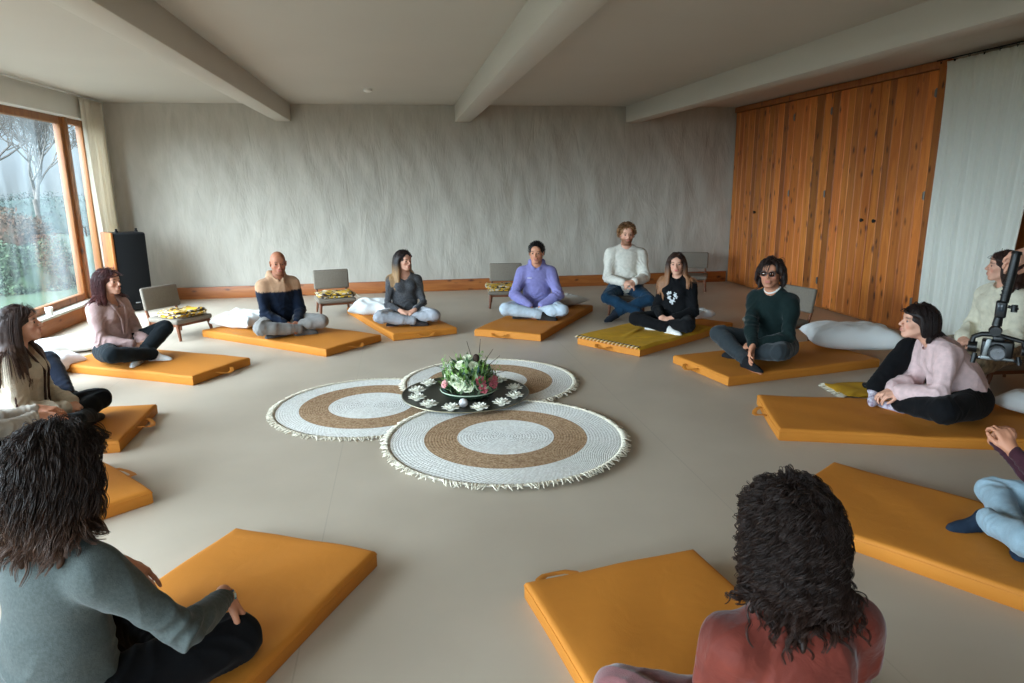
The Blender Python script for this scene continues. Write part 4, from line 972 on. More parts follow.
# thin throw over the mat of the woman in black
r = empty('throw', (2.18, 6.04, 0), 0, 'thin mustard throw with a zigzag fringe spread over the mat before the woman in black', 'blanket')
ex = nrm((-.44, .63)); ey = A3(ex[1], -ex[0])
def tf(u, v):
    a = -.01 + u * .80; c = -.012 + v * 1.35; p = ex * a + ey * c
    z = .0915 + .010 * max(0, math.sin(a * 9 + c * 4 + 1)) * math.sin(c * 5) + .012 * math.exp(-((a - .45 - .3 * (c - .5)) / .025) ** 2) * math.exp(-((c - .55) / .2) ** 2) + .012 * math.exp(-((a - .25 + .5 * (c - .4)) / .02) ** 2) * math.exp(-((c - .45) / .15) ** 2)
    if a < .01: z = .075
    return Vector((p[0] + .01 * math.sin(c * 14), p[1], z))
b = MB(); b.grid(tf, 70, 90); o = b.build('cloth', M_mustard, r, auto=False); md = o.modifiers.new('t', 'SOLIDIFY'); md.thickness = .004
b = MB(); b2 = MB()
for i in range(34):
    a = (i + .5) / 34 * .78; p0 = ex * a; 
    bb = b if i % 2 else b2; bb.tube([(p0[0] + ey[0] * .03, p0[1] + ey[1] * .03, .095), (p0[0] - ey[0] * .005, p0[1] - ey[1] * .005, .098), (p0[0] - ey[0] * .02 + ex[0] * .012, p0[1] - ey[1] * .02 + ex[1] * .012, .075)], [.003, .0045, .003], 5)
b.build('fringe', M_fringe, r); b2.build('fringe', mat('fringe_dark', (70, 52, 44), .95), r)

# ------------------------------------------------------------------ centrepiece
TX, TY, TZ = .44, 5.03, .031
r = empty('tray', (TX, TY, TZ), 0, 'large round dark tray carrying flowers and lotus lights on the rugs', 'tray')
b = MB(); b.lathe([(0, .0), (.30, .0), (.44, .010), (.478, .026), (.482, .028), (.478, .032), (.44, .018), (.30, .009), (0, .009)], n=96)
b.build('dish', mat('tray_dark', (66, 66, 56), .38, .15, 5, .05, 40, spec=.5, metal=.25), r)
b = MB(); b.tube([(.482 * math.cos(t), .482 * math.sin(t), .029) for t in np.linspace(0, 6.2832, 97)[:-1]], .004, 6, closed=True); b.build('rim', mat('tray_rim', (150, 142, 118), .35, .1, 20, 0, metal=.6), r)
def petal(b, base, d, L, w, up, cup=.3, n=4):
    d = nrm(d); t = A3(-d[1], d[0], 0); rows = []
    for i in range(n + 1):
        s = i / n; ww = w * math.sin(math.pi * min(.98, .12 + .86 * s)) ** .7 * (1 if s < .98 else .1)
        c = A3(base) + d * L * s * math.cos(up * (.5 + .6 * s)) + A3(0, 0, L * s * math.sin(up * (.6 + .5 * s)))
        rows.append([b.bm.verts.new(tuple(c + t * ww * q + A3(0, 0, cup * ww * abs(q) ** 1.5))) for q in (-1, -.5, 0, .5, 1)])
    for a, c in zip(rows, rows[1:]):
        for k in range(4): b.bm.faces.new((a[k], a[k + 1], c[k + 1], c[k]))
M_lotus = mat('lotus_shell', (232, 228, 214), .35, .03, 20, .05, 60, spec=.5)
r0 = empty('lotus_candle_holder', (0, 0, 0), 0, 'x', 'candle holder', 'white lotus candle holders round the tray')
b = MB()
for (nn, L, up, off, w) in ((9, .074, .22, 0, .016), (8, .062, .62, .35, .015), (6, .044, 1.0, .1, .012)):
    for k in range(nn):
        a = 2 * math.pi * k / nn + off; petal(b, (0, 0, .008), (math.cos(a), math.sin(a), 0), L, w, up, .5)
o = b.build('petals', M_lotus, r0, auto=False); md = o.modifiers.new('t', 'SOLIDIFY'); md.thickness = .0025
b = MB(); b.lathe([(0, 0), (.022, 0), (.026, .006), (.019, .012), (.019, .022), (0, .022)], n=20); b.build('candle_cup', mat('candle_wax', (236, 230, 212), .5, .03), r0)
lp = [((.17, 5.32), 'lotus light at the left rear of the tray, behind the bowl edge'), ((.075, 5.14), 'lotus light at the left rim of the tray, second from the rear'), ((.07, 4.95), 'leftmost front lotus light on the tray rim'), ((.15, 4.77), 'lotus light on the front left of the tray'), ((.30, 4.66), 'lotus light just left of the white ball'),
      ((.50, 4.63), 'lotus light just right of the white ball'), ((.67, 4.71), 'lotus light on the front right of the tray'), ((.79, 4.86), 'lotus light near the right rim of the tray, in front of the last one'), ((.82, 5.06), 'lotus light at the right rim of the tray below the twig'), ((.74, 5.30), 'lotus light behind the pink blooms at the right rear of the tray')]
for i, ((x, y), l) in enumerate(lp):
    o = r0 if i == 0 else copy_tree(r0); d = math.hypot(x - TX, y - TY); o.location = (x, y, TZ + .009 + max(0, d - .30) / .14 * .010); o.rotation_euler = (0, 0, i * .7); o['label'] = l
b = MB(); b.sphere((0, 0, .032), .033, 28, 18); o = b.build('ball', mat('white_stone_ball', (216, 210, 208), .4, .05, 30, .1), loc=(.395, 4.74, TZ + .008)); tag(o, 'smooth white ball on the tray in front of the flower bowl', 'ball')
# flower bowl
fa = empty('flower_arrangement', (.46, 5.0, TZ + .009), 0, 'green bowl of white roses, pink blooms and wild greenery on the tray', 'flower arrangement')
b = MB(); b.lathe([(0, 0), (.10, 0), (.13, .008), (.165, .028), (.182, .052), (.176, .054), (.155, .032), (.12, .014), (0, .01)], n=64); b.build('bowl', mat('bowl_green', (44, 62, 48), .2, .1, 10, 0, spec=.6), fa)
b = MB(); b.tube([(.18 * math.cos(t), .18 * math.sin(t), .054) for t in np.linspace(0, 6.2832, 65)[:-1]], .004, 6, closed=True); b.build('bowl_rim', mat('bowl_rim', (170, 184, 160), .25, .1), fa)
rgf = np.random.RandomState(21)
greens = [mat('leaf_dark', (52, 84, 44), .5, .3, 30, 0), mat('leaf_bright', (120, 156, 78), .5, .3, 30, 0), mat('leaf_sage', (138, 158, 124), .6, .2, 30, 0), mat('leaf_blue', (70, 104, 100), .55, .2, 30, 0)]
fa.scale = (1.18, 1.18, 1.15)
for gi, nl in enumerate((300, 260, 300, 60)):
    b = MB()
    for k in range(nl):
        a = rgf.rand() * 6.283; rr = .165 * math.sqrt(rgf.rand()); hgt = (.05 + .17 * (1 - (rr / .2) ** 2)) * rgf.uniform(.45, 1.1)
        base = A3(rr * math.cos(a), rr * math.sin(a), hgt); d = nrm(A3(math.cos(a), math.sin(a), 0) + rgf.randn(3) * .7 * A3(1, 1, 0)); 
        petal(b, base, (d[0], d[1], 0), rgf.uniform(.03, .07), rgf.uniform(.006, .013), rgf.uniform(.1, 1.3), .3, 3)
    o = b.build('leaves', greens[gi], fa, auto=False); o['kind'] = 'stuff'
b = MB()
for k in range(60):
    a = rgf.rand() * 6.283; rr = .13 * rgf.rand(); t = rgf.uniform(.17, .27); e = A3(rr * 1.7 * math.cos(a), rr * 1.7 * math.sin(a), t)
    b.tube([(rr * math.cos(a), rr * math.sin(a), .06), tuple(e * A3(.8, .8, .7)), tuple(e)], [.002, .0018, .001], 4)
    for q in range(4): petal(b, e * (1 - .08 * q), (rgf.randn(), rgf.randn(), 0), .022, .004, .9, .2, 2)
o = b.build('grass_stems', greens[1], fa, auto=False); o['kind'] = 'stuff'
Mtw = mat('twig', (72, 58, 46), .8, .2, 30, .2)
for (p, q) in (((.02, -.02, .12), (.24, -.10, .19)), ((-.03, 0, .14), (-.12, .04, .27)), ((-.05, .02, .12), (-.22, .05, .21)), ((.05, .05, .15), (.09, .06, .37)), ((0, .03, .15), (.0, .05, .36)), ((.05, 0, .12), (.21, .02, .26)), ((.06, .02, .12), (.17, .05, .30))):
    b = MB(); m_ = A3(p) * .5 + A3(q) * .5 + rgf.randn(3) * .01; b.tube([p, tuple(m_), q], [.0035, .003, .0015], 5); b.build('twig', Mtw, fa)
def rose(c, r, m, name='rose'):
    b = MB(); cc = A3(c) - A3(0, 0, .03); c = A3(0, 0, 0)
    for (nn, k, up, off) in ((6, 1., .35, 0), (5, .8, .75, .5), (4, .6, 1.1, .2), (3, .42, 1.35, .8)):
        for i in range(nn): a = 6.283 * i / nn + off; petal(b, c + A3(math.cos(a), math.sin(a), 0) * r * .12 * k - A3(0, 0, r * .1), (math.cos(a), math.sin(a), 0), r * k, r * .55 * k, up, .5, 4)
    o = b.build(name, m, fa, auto=False); o.location = cc; rd = Vector((cc[0], cc[1] - .03, .09)).normalized(); o.rotation_mode = 'QUATERNION'; o.rotation_quaternion = Vector((0, 0, 1)).rotation_difference(rd); md = o.modifiers.new('t', 'SOLIDIFY'); md.thickness = .0015; return o
Mwr = mat('rose_white', (226, 228, 200), .6, .05, 20, 0); Mpk = mat('bloom_pink', (208, 112, 122), .6, .15, 30, 0); Mpp = mat('bloom_blush', (222, 160, 158), .6, .1, 30, 0)
for (x, y, z, q) in ((-.06, -.14, .15, .045), (-.095, -.10, .17, .04), (-.02, -.15, .14, .042), (-.12, -.03, .19, .04), (-.05, -.04, .25, .036), (.0, 0, .285, .034), (.03, -.05, .24, .038)): rose((x, y, z), q, Mwr)
for (x, y, z, q) in ((.06, -.13, .165, .036), (.075, -.15, .12, .034), (.135, -.10, .14, .042), (.155, -.07, .15, .034)): rose((x, y, z), q, Mpk, 'pink_bloom')
for (x, y, z, q) in ((-.15, -.07, .14, .03), (-.11, .02, .2, .026)): rose((x, y, z), q, Mpp, 'blush_bloom')
b = MB(); b.sphere((.05, -.02, .26), .022, 12, 8, (1, 1, 1.3)); b.build('seed_head', mat('seed_brown', (58, 42, 34), .9, .3, 90, .6, 200), fa)

# ------------------------------------------------------------------ the people
def KM(name, col, **k):
    d = dict(rough=.92, var=.1, vscale=30, bump=.35, bscale=260, spec=.15, sheen=.15); d.update(k); return mat(name, col, **d)
P_black = KM('trouser_black', (15, 15, 17), sheen=.04); P_navy = KM('trouser_navy', (34, 40, 54)); P_dark = KM('trouser_dark', (24, 30, 34), sheen=.05)
P_grey = KM('trouser_grey', (136, 132, 128)); P_lblue = KM('denim_pale', (176, 188, 198), bump=.4); P_blue = KM('denim_blue', (26, 54, 76)); P_char = KM('denim_charcoal', (46, 51, 54)); P_sky = KM('denim_sky', (142, 164, 176))
BR = (54, 38, 32); 
LONG = dict(len=.42, steps=22, stiff=.62, vol=.006, comb=(1., -.35, -.1), mess=.06, n=800, r=.0017, guides=190, gr=.010, lump=.0015)
def mk(**k): d = dict(LONG); d.update(k); return d
def headband(J):
    H = J['H']; b = MB(); b.tube([tuple(H(.088 * math.cos(t), .012 - .0 * abs(math.cos(t)), .028 + .100 * math.sin(t))) for t in np.linspace(-.2, math.pi + .2, 26)], .011, 8, flat=.3); b.build('headband', KM('band', (170, 128, 118)), J['root'])
def trims(mname, col, lines, w=.006):
    def f(J):
        for L_ in lines(J):
            b = MB(); b.tube([tuple(p) for p in L_], w, 6); b.build('trim_band', KM(mname, col), J['root'])
    return f
# 1 pink cardigan
def x1(J):
    headband(J)
    H, T, c = J['H'], J['TM2'], J['chest']
    for s in (-1, 1):
        pts = [J['nb'] + T @ A3(s * .062, .01, .02), c + T @ A3(s * .06, .112, .09), c + T @ A3(s * .03, .150, -.02), c + T @ A3(s * .015, .150, -.16)]
        b = MB(); b.tube([tuple(p) for p in pts], .013, 8, flat=.6); b.build('cardigan_edge', KM('knit_rose', (176, 146, 142)), J['root'])
person('woman with dark red hair and headband in a dusty pink cardigan, sitting cross-legged', (-2.62, 6.62), (.90, -.38), .97, lean=.02, bend=.02, head=(.12, -.08, 0), skin='light',
       top=dict(m=KM('knit_rose', (176, 146, 142), bump=.6, bscale=180), g=.026, cuffg=.008, name='cardigan', amp=.006, puff=.016, vneck=.075, crad=.068), pants=dict(m=P_dark, g=.016), socks=(206, 206, 204), legs={-1: ((-.36, .30, .30), (.10, .36, .065), (.8, .3, -.1), (-.1, .3, 1)), 1: ((.36, .28, .15), (-.02, .42, .065), (-.3, .9, -.1), (.1, .3, 1))},
       hair=mk(col=(70, 34, 34), tip=(92, 44, 40), len=.27, part=-.02, curl=.004, freq=60, comb=(.7, -1., .1), vol=.014), extra=x1, brow=(70, 40, 34))
# 2 cream fleece
def x2(J):
    T, c, nb = J['TM2'], J['chest'], J['nb']; m = KM('zip_brown', (66, 48, 44))
    for s in (1, -1):
        pts = [nb + T @ A3(s * .055, .03, .045), c + T @ A3(s * .06, .105, .10), c + T @ A3(s * .035, .150, .02), c + T @ A3(s * .03, .148, -.10), c + T @ A3(s * .035, .155, -.26)]
        b = MB(); b.tube([tuple(p) for p in pts], .008, 8); b.build('zip_trim', m, J['root'])
        pts = [J['sh'][s] + T @ A3(0, .02, .065), J['sh'][s] + T @ A3(s * .055, .03, -.02), J['el'][s] + A3(s * .045, .01, .04)]
        b = MB(); b.tube([tuple(p) for p in pts], .007, 8); b.build('piping', m, J['root'])
        w = J['wr'][s]; d = nrm(J['wr'][s] - J['el'][s]); X = nrm(np.cross(d, A3(0, 0, 1))); Y = np.cross(d, X)
        b = MB(); b.tube([tuple(w - d * .02 + (X * math.cos(t) + Y * math.sin(t)) * .041) for t in np.linspace(0, 6.283, 17)[:-1]], .007, 6, closed=True); b.build('cuff_band', m, J['root'])
person('woman with long brown hair in a cream fleece jacket with dark zip trim', (-2.42, 4.60), (.98, .12), .98, lean=.10, bend=.02, head=(.12, -.12, 0), skin='light', h=.0055,
       top=dict(m=KM('fleece_cream', (196, 182, 162), bump=.9, bscale=140), g=.024, cuffg=.008, name='fleece_jacket', amp=.006, turtle=True, crad=.066, vneck=.05), pants=dict(m=P_black, g=.012), socks=(34, 34, 38),
       hair=mk(col=(58, 40, 34), tip=(86, 62, 50), len=.46, part=.0, comb=(.7, -1.4, .0), n=1800, r=.0013, stiff=.6, guides=260), extra=x2)
# 3 hidden neighbour
person('person in navy trousers mostly hidden behind the woman in fleece', (-3.13, 5.52), (1, -.05), 1., z=0.0, fem=True, lean=.05, head=(0, .1, 0), skin='light', h=.008,
       top=dict(m=KM('knit_slate', (70, 76, 86)), g=.012), pants=dict(m=P_navy, g=.014), socks=(30, 32, 38), hair=mk(col=(66, 48, 38), len=.2, n=120),
       legs={-1: (('w', -2.64, 5.86, .30), ('w', -2.58, 5.56, .065), ('w', .85, .4, -.1), (-.1, .3, 1)), 1: (('w', -2.7, 5.15, .2), ('w', -2.62, 5.60, .065), ('w', .2, .9, 0), (.1, .3, 1))})
# 4 left edge sleeve
def x4(J): pass
person('person in a ribbed cream top at the left edge, hands on crossed knees', (-2.28, 3.56), (.86, .5), 1., fem=True, lean=.06, head=(0, 0, 0), skin='warm',
       top=dict(m=KM('rib_cream', (176, 166, 154), bump=.5, bscale=60), g=.010, cuffg=.004, name='top', amp=.006, fs=40), pants=dict(m=P_black, g=.014), socks=(30, 30, 34), hair=mk(col=(46, 34, 30), len=.3, n=120),
       legs={1: ((.32, .32, .26), (-.05, .36, .065), (-.9, .25, -.02), (.1, .3, 1)), -1: ((-.32, .32, .26), (.10, .27, .065), (.95, .15, -.02), (-.1, .3, 1))},
       arms={1: (('w', -1.96, 3.86, .42), ('w', .72, .65, -.12), ('w', .1, .1, -1), (.3, .4, .3), ('w', -.3, -.5, -.6)), -1: (('w', -2.02, 4.00, .42), ('w', .85, -.1, -.1), ('w', .1, .1, -1), (.4, .5, .3), ('w', -.5, .3, -.6))})
# 5 bald man
def two(V, pel, chest, TM2, nb):
    t = A3(srgb(180, 142, 112)[:3]); n_ = A3(srgb(17, 26, 42)[:3]); q = (V - chest) @ TM2
    edge = .035 + .006 * np.sin(q[:, 0] * 260) * np.sin(q[:, 0] * 90 + 1) + .004 * np.sin(q[:, 0] * 510)
    m = np.clip((q[:, 2] - edge) / .004 + .5, 0, 1)[:, None]; return n_ * (1 - m) + t * m
person('bald man in a tan and navy two-tone hoodie sitting cross-legged', (-1.33, 7.62), (.52, -.85), 1.03, fem=False, lean=.12, bend=.04, head=(-.25, .10, 0), skin='tan', h=.006, brow=(96, 66, 50), beard=((110, 72, 56), .35),
       top=dict(m=KM('two_tone', (120, 100, 80), attr='Col'), g=.018, cuffg=.004, name='hoodie', hood=True, colf=two), pants=dict(m=P_grey, g=.012), socks=(90, 88, 86),
       arms={1: ((.06, .31, .13), (-.5, .75, -.3), (-.6, -.1, -1), (.6, .6, .5), None), -1: ((-.06, .31, .13), (.5, .75, -.3), (.6, -.1, -1), (.6, .6, .5), None)})
# 6 speckled top
person('woman with long dark hair fading to blonde in a speckled charcoal top', (0.02, 7.92), (.10, -1), .96, lean=.03, bend=.03, head=(.62, .04, 0), skin='light', h=.006,
       top=dict(m=KM('speckle', (96, 96, 98), col2=(38, 38, 42), vscale=120, bump=.4), g=.006, cuffg=.0, name='top', vneck=.06, crad=.075, amp=.003), pants=dict(m=KM('jersey_grey', (158, 160, 166)), g=.012), socks=(44, 40, 40),
       hair=mk(col=(42, 30, 28), tip=(176, 138, 96), grad=(-.02, -.14), len=.34, part=.015, comb=(1, -.5, -.1), n=500))
# 7 lavender hoodie
def x7(J):
    T, c, nb = J['TM2'], J['chest'], J['nb']
    for s in (1, -1):
        b = MB(); b.tube([tuple(nb + T @ A3(s * .025, .075, -.03)), tuple(nb + T @ A3(s * .028, .105, -.08)), tuple(nb + T @ A3(s * .03, .128, -.15))], .003, 6); b.build('drawstring', KM('cord_lilac', (176, 172, 214)), J['root'])
    b = MB(); b.box((0, 0, 0), (.05, .004, .008), bev=.001); o = b.build('chest_print', mat('print_white', (220, 220, 228), .8), J['root']); loc_child(o, T, c + T @ A3(-.075, .138, .055) * A3(-1, 1, 1))
person('young man in a lavender hoodie and pale jeans sitting cross-legged', (1.58, 8.0), (-.22, -.97), 1.03, fem=False, lean=.12, bend=.04, head=(-.1, .02, 0), skin='warm', h=.006, brow=(30, 22, 20),
       top=dict(m=KM('lavender', (128, 124, 174)), g=.020, cuffg=.004, name='hoodie', hood=True), pants=dict(m=P_lblue, g=.012), socks=(40, 38, 36),
       hair=dict(col=(24, 18, 17), len=.024, steps=4, stiff=.9, vol=.008, comb=(.3, .1, .8), mess=.3, n=700, r=.0018, guides=60, gr=.006, shield=False, cut=.01, line=([0, 50, 75, 95, 110, 180], [.088, .080, .03, .0, -.02, -.05])), extra=x7,
       arms={1: ((.07, .31, .15), (-.3, .4, -.9), (-.5, -.4, -.2), (.4, .5, .4), (1, -.2, 0)), -1: ((-.06, .30, .15), (.3, .4, -.9), (.5, -.4, -.2), (.4, .5, .4), (-1, -.2, 0))})
# 8 white sweater on the chair
person('blond bearded man in a white sweater and blue jeans on a low chair', (2.76, 8.27), (-.16, -.99), 1.06, z=.225, fem=False, shw=.178, lean=.05, bend=.05, head=(.0, .06, 0), skin='light', h=.006, brow=(120, 84, 56), beard=((120, 76, 50), .9),
       top=dict(m=KM('knit_white', (216, 210, 198), bump=.4), g=.018, cuffg=.004, name='sweater', crad=.064, vneck=.01), pants=dict(m=P_blue, g=.010), socks=(28, 34, 44),
       legs={1: (('w', 2.32, 7.98, .32), ('w', 2.78, 7.72, .10), ('w', .6, -.6, -.25), ('w', -.3, -.3, 1)), -1: (('w', 3.10, 7.90, .32), ('w', 2.50, 7.80, .10), ('w', -.8, -.5, -.25), ('w', .3, -.3, 1))},
       arms={1: ((.06, .30, .20), (-.8, .4, -.15), None, None, None), -1: ((-.06, .30, .21), (.8, .4, -.15), None, None, None)},
       hair=dict(col=(112, 78, 50), tip=(150, 108, 70), grad=(.12, .06), len=.045, steps=6, stiff=.8, vol=.008, comb=(.7, .1, .5), mess=.3, curl=.001, freq=100, n=900, r=.0020, guides=120, gr=.007, shield=False, cut=.012, line=([0, 50, 75, 95, 110, 180], [.088, .076, .03, .0, -.02, -.05])))
# 9 black sweatshirt with a white print
def x9(J):
    T, c = J['TM2'], J['chest']; rgq = np.random.RandomState(4); b = MB()
    for i in range(46):
        a = rgq.rand() * 6.283; rr = math.sqrt(rgq.rand()); x, z = .062 * rr * math.cos(a) * (1 - .25 * (rr * math.sin(a) < -.3)), .085 * rr * math.sin(a) - .03
        if abs(x) < .016 and z > -.03: continue
        y = .128 + .028 * math.exp(-((abs(x) - .065) / .05) ** 2 - ((z - .015) / .06) ** 2) - 1.6 * x * x
        w = rgq.uniform(.008, .02); vs = b.box((x, y, z), (w, .005, w * rgq.uniform(.6, 1.6)), rot=Matrix.Rotation(rgq.rand() * 3, 3, 'Y'), bev=.0015)
    o = b.build('chest_print', mat('print_silver', (206, 208, 210), .6), J['root']); loc_child(o, T, c)
person('woman with long light brown hair in a black sweatshirt with a white print', (2.90, 6.90), (-.72, -.70), .96, lean=.10, bend=.02, head=(.35, .0, .06), skin='light', h=.0058, lips=(190, 80, 84),
       top=dict(m=KM('jersey_black', (14, 14, 16), sheen=.04), g=.020, cuffg=.004, name='sweatshirt', hood=True), pants=dict(m=P_black, g=.014), socks=(216, 212, 206),
       hair=mk(col=(62, 42, 34), tip=(158, 110, 76), grad=(.0, -.12), len=.38, part=.0, comb=(1, -.3, -.2), n=560), extra=x9)
# 10 green sweater
def x10(J):
    H, HM = J['H'], J['HM']; g = empty('glasses', (0, 0, 0)); g.parent = J['root']
    b = MB(); b.tube([tuple(J['nb'] + J['TM2'] @ A3(.060 * math.sin(t), -.002 + .058 * math.cos(t), .024 - .03 * max(0, math.cos(t)))) for t in np.linspace(0, 6.2832, 25)[:-1]], .010, 8, closed=True); b.build('tee_collar', mat('tee_white', (220, 218, 212), .9), J['root'], auto=False)
    m = mat('glasses_frame', (22, 20, 20), .3, .1, 20, 0, spec=.5); b = MB()
    for s in (1, -1):
        b.tube([(s * .032 + .023 * math.copysign(abs(math.cos(t)) ** .7, math.cos(t)), .112 - .10 * (s * .032 + .023 * math.cos(t)) ** 2 * 8, .008 + .018 * math.copysign(abs(math.sin(t)) ** .7, math.sin(t))) for t in np.linspace(0, 6.283, 25)[:-1]], .0026, 6, closed=True)
        b.tube([(s * .055, .108, .012), (s * .078, .06, .012), (s * .084, .0, .008)], .002, 5)
    b.tube([(-.009, .113, .012), (0, .1145, .014), (.009, .113, .012)], .002, 5)
    o = b.build('glasses', m, J['root'], auto=False); loc_child(o, HM, J['HC']); bpy.data.objects.remove(g)
    b = MB()
    for s in (1, -1): b.lathe([(0, .001), (.019, .001), (.019, -.001), (0, -.001)], c=(s * .032, .110, .008), rot=Matrix.Rotation(R(90), 3, 'X'), n=20)
    o2 = b.build('tinted_lens', mat('lens_brown', (200, 160, 140), .05, .1, 5, 0, trans=1, spec=.5), o, auto=False)
person('man with dark hair and glasses in a dark green sweater, one knee raised', (3.24, 5.52), (-.86, -.50), 1.06, fem=False, lean=.20, bend=.02, head=(.32, -.04, 0), skin='warm', h=.0055, brow=(52, 36, 30), beard=((120, 84, 70), .25),
       top=dict(m=KM('knit_green', (19, 33, 32)), g=.014, cuffg=.002, name='sweater', inner=mat('tee_white', (220, 218, 212), .9), crad=.060, vneck=.01), pants=dict(m=P_char, g=.012), socks=(20, 20, 22),
       legs={1: ((.40, .34, .24), (-.06, .50, .065), (-.9, .3, -.1), (.2, .3, 1)), -1: ((-.36, .30, .17), (.12, .30, .065), (.95, .15, -.02), (-.1, .3, 1))},
       arms={1: (('w', 2.86, 5.20, .25), ('w', -.5, -.45, -.7), ('w', .5, -.6, -.4), (.3, .35, .3), ('w', -.2, .6, .1)), -1: (('w', 2.93, 5.26, .27), ('w', -.85, .45, -.25), ('w', .2, .2, -1), (.5, .5, .4), ('w', .5, -.8, -1.1))},
       hair=dict(col=(44, 30, 26), tip=(60, 42, 34), len=.11, steps=10, stiff=.66, vol=.010, part=-.03, comb=(1.2, .15, .5), mess=.25, curl=.003, freq=60, n=620, r=.0024, guides=130, gr=.009, shield=False, cut=-.005, line=([0, 50, 75, 95, 110, 180], [.085, .07, .02, -.01, -.03, -.06])), extra=x10)
# 11 pale pink sweatshirt
def x11(J):
    b = MB(); b.box((0, 0, 0), (.012, .002, .03), rot=Matrix.Rotation(.5, 3, 'Y'), bev=.0005); b.box((.012, 0, -.012), (.026, .002, .008), bev=.0005); b.box((-.012, 0, .012), (.02, .002, .008), bev=.0005)
    o = b.build('trouser_logo', mat('logo_white', (226, 226, 226), .7), J['root']); k = J['kn'][-1]; q = J['W']((k[0], k[1], k[2]))
    p = k + A3(-.02, .075, -.005); loc_child(o, rotm(.35, 0, 0), p); o.location = p
Mflo = KM('sock_patterned', (220, 214, 222), col2=(120, 96, 120), vscale=38)
person('person with a short dark bob in a pale pink sweatshirt, leaning forward in profile', (3.66, 3.86), (-.93, .30), .98, fem=True, lean=.52, bend=.22, head=(-.02, -.10, 0), skin='light', h=.0055, brow=(60, 42, 36),
       top=dict(m=KM('sweat_pink', (208, 178, 176)), g=.024, cuffg=.010, name='sweatshirt', amp=.006, puff=.028, fs=22, loose=2.2), pants=dict(m=P_black, g=.026), socks=Mflo,
       legs={-1: ((-.36, .30, .13), (-.02, .42, .065), (.8, .55, -.1), (-.1, .2, 1)), 1: ((.36, .26, .40), (.16, .52, .10), (-.8, .4, -.1), (.1, .3, 1))},
       arms={1: ((.06, .44, .13), (-.2, .9, -.35), None, (.5, .5, .4), None), -1: ((-.06, .43, .15), (.2, .9, -.35), None, (.6, .5, .4), (-.8, -.5, -.2))},
       hair=dict(col=(34, 22, 20), tip=(48, 30, 26), len=.108, rag=.08, steps=14, stiff=.60, vol=.008, part=.03, comb=(.8, -.5, -.1), mess=.05, n=800, r=.0020, guides=140, gr=.009, lump=.0015, line=([0, 35, 60, 80, 100, 130, 180], [.082, .078, .055, .03, .0, -.03, -.045])), extra=x11)
# 12 cream hoodie at the right edge
person('woman in a cream hoodie by the linen curtain, behind the camera rig', (4.62, 4.60), (-1., .02), 1.0, z=.225, lean=.08, bend=.02, head=(-.62, -.06, 0), skin='light', h=.006,
       top=dict(m=KM('hoodie_cream', (214, 206, 184)), g=.028, cuffg=.006, name='hoodie', hood=True, amp=.007), pants=dict(m=KM('print_beige', (186, 166, 134), col2=(60, 50, 44), vscale=16, var=.3), g=.024), socks=(190, 184, 172),
       legs={1: (('w', 4.22, 4.95, .30), ('w', 4.05, 4.50, .10), ('w', -.6, -.7, -.1), ('w', 0, 0, 1)), -1: (('w', 4.22, 4.25, .30), ('w', 4.15, 4.72, .10), ('w', -.4, .8, -.1), ('w', 0, 0, 1))},
       hair=mk(col=(58, 40, 34), len=.16, comb=(.5, -1., .3), curl=.006, freq=60, n=300))
# 13 right edge, light jeans
INTER = (.9, .9, .5)
person('person in light jeans and maroon sleeves at the right edge, hands clasped', (2.88, 2.18), (-.86, .50), 1.0, lean=.38, bend=.06, head=(0, .05, 0), skin='warm', h=.005,
       top=dict(m=KM('knit_maroon', (62, 34, 42)), g=.008, cuffg=.0, name='top'), pants=dict(m=P_sky, g=.012), socks=(24, 38, 54),
       legs={1: ((.38, .26, .08), (-.08, .36, .065), (-.9, .25, -.1), (.1, .3, 1)), -1: ((-.34, .34, .12), (.02, .46, .065), (-.35, .9, -.08), (-.2, -.1, 1))},
       arms={1: (('w', 2.66, 2.60, .44), ('w', -.12, -.55, .80), ('w', .1, -1, -.3), (.75, .85, .5), ('w', .1, -.2, -1)), -1: (('w', 2.62, 2.47, .44), ('w', -.10, .55, .80), ('w', .1, 1, -.3), (.75, .85, .5), ('w', .1, .1, -1))},
       hair=mk(col=(50, 36, 30), len=.3, n=120))
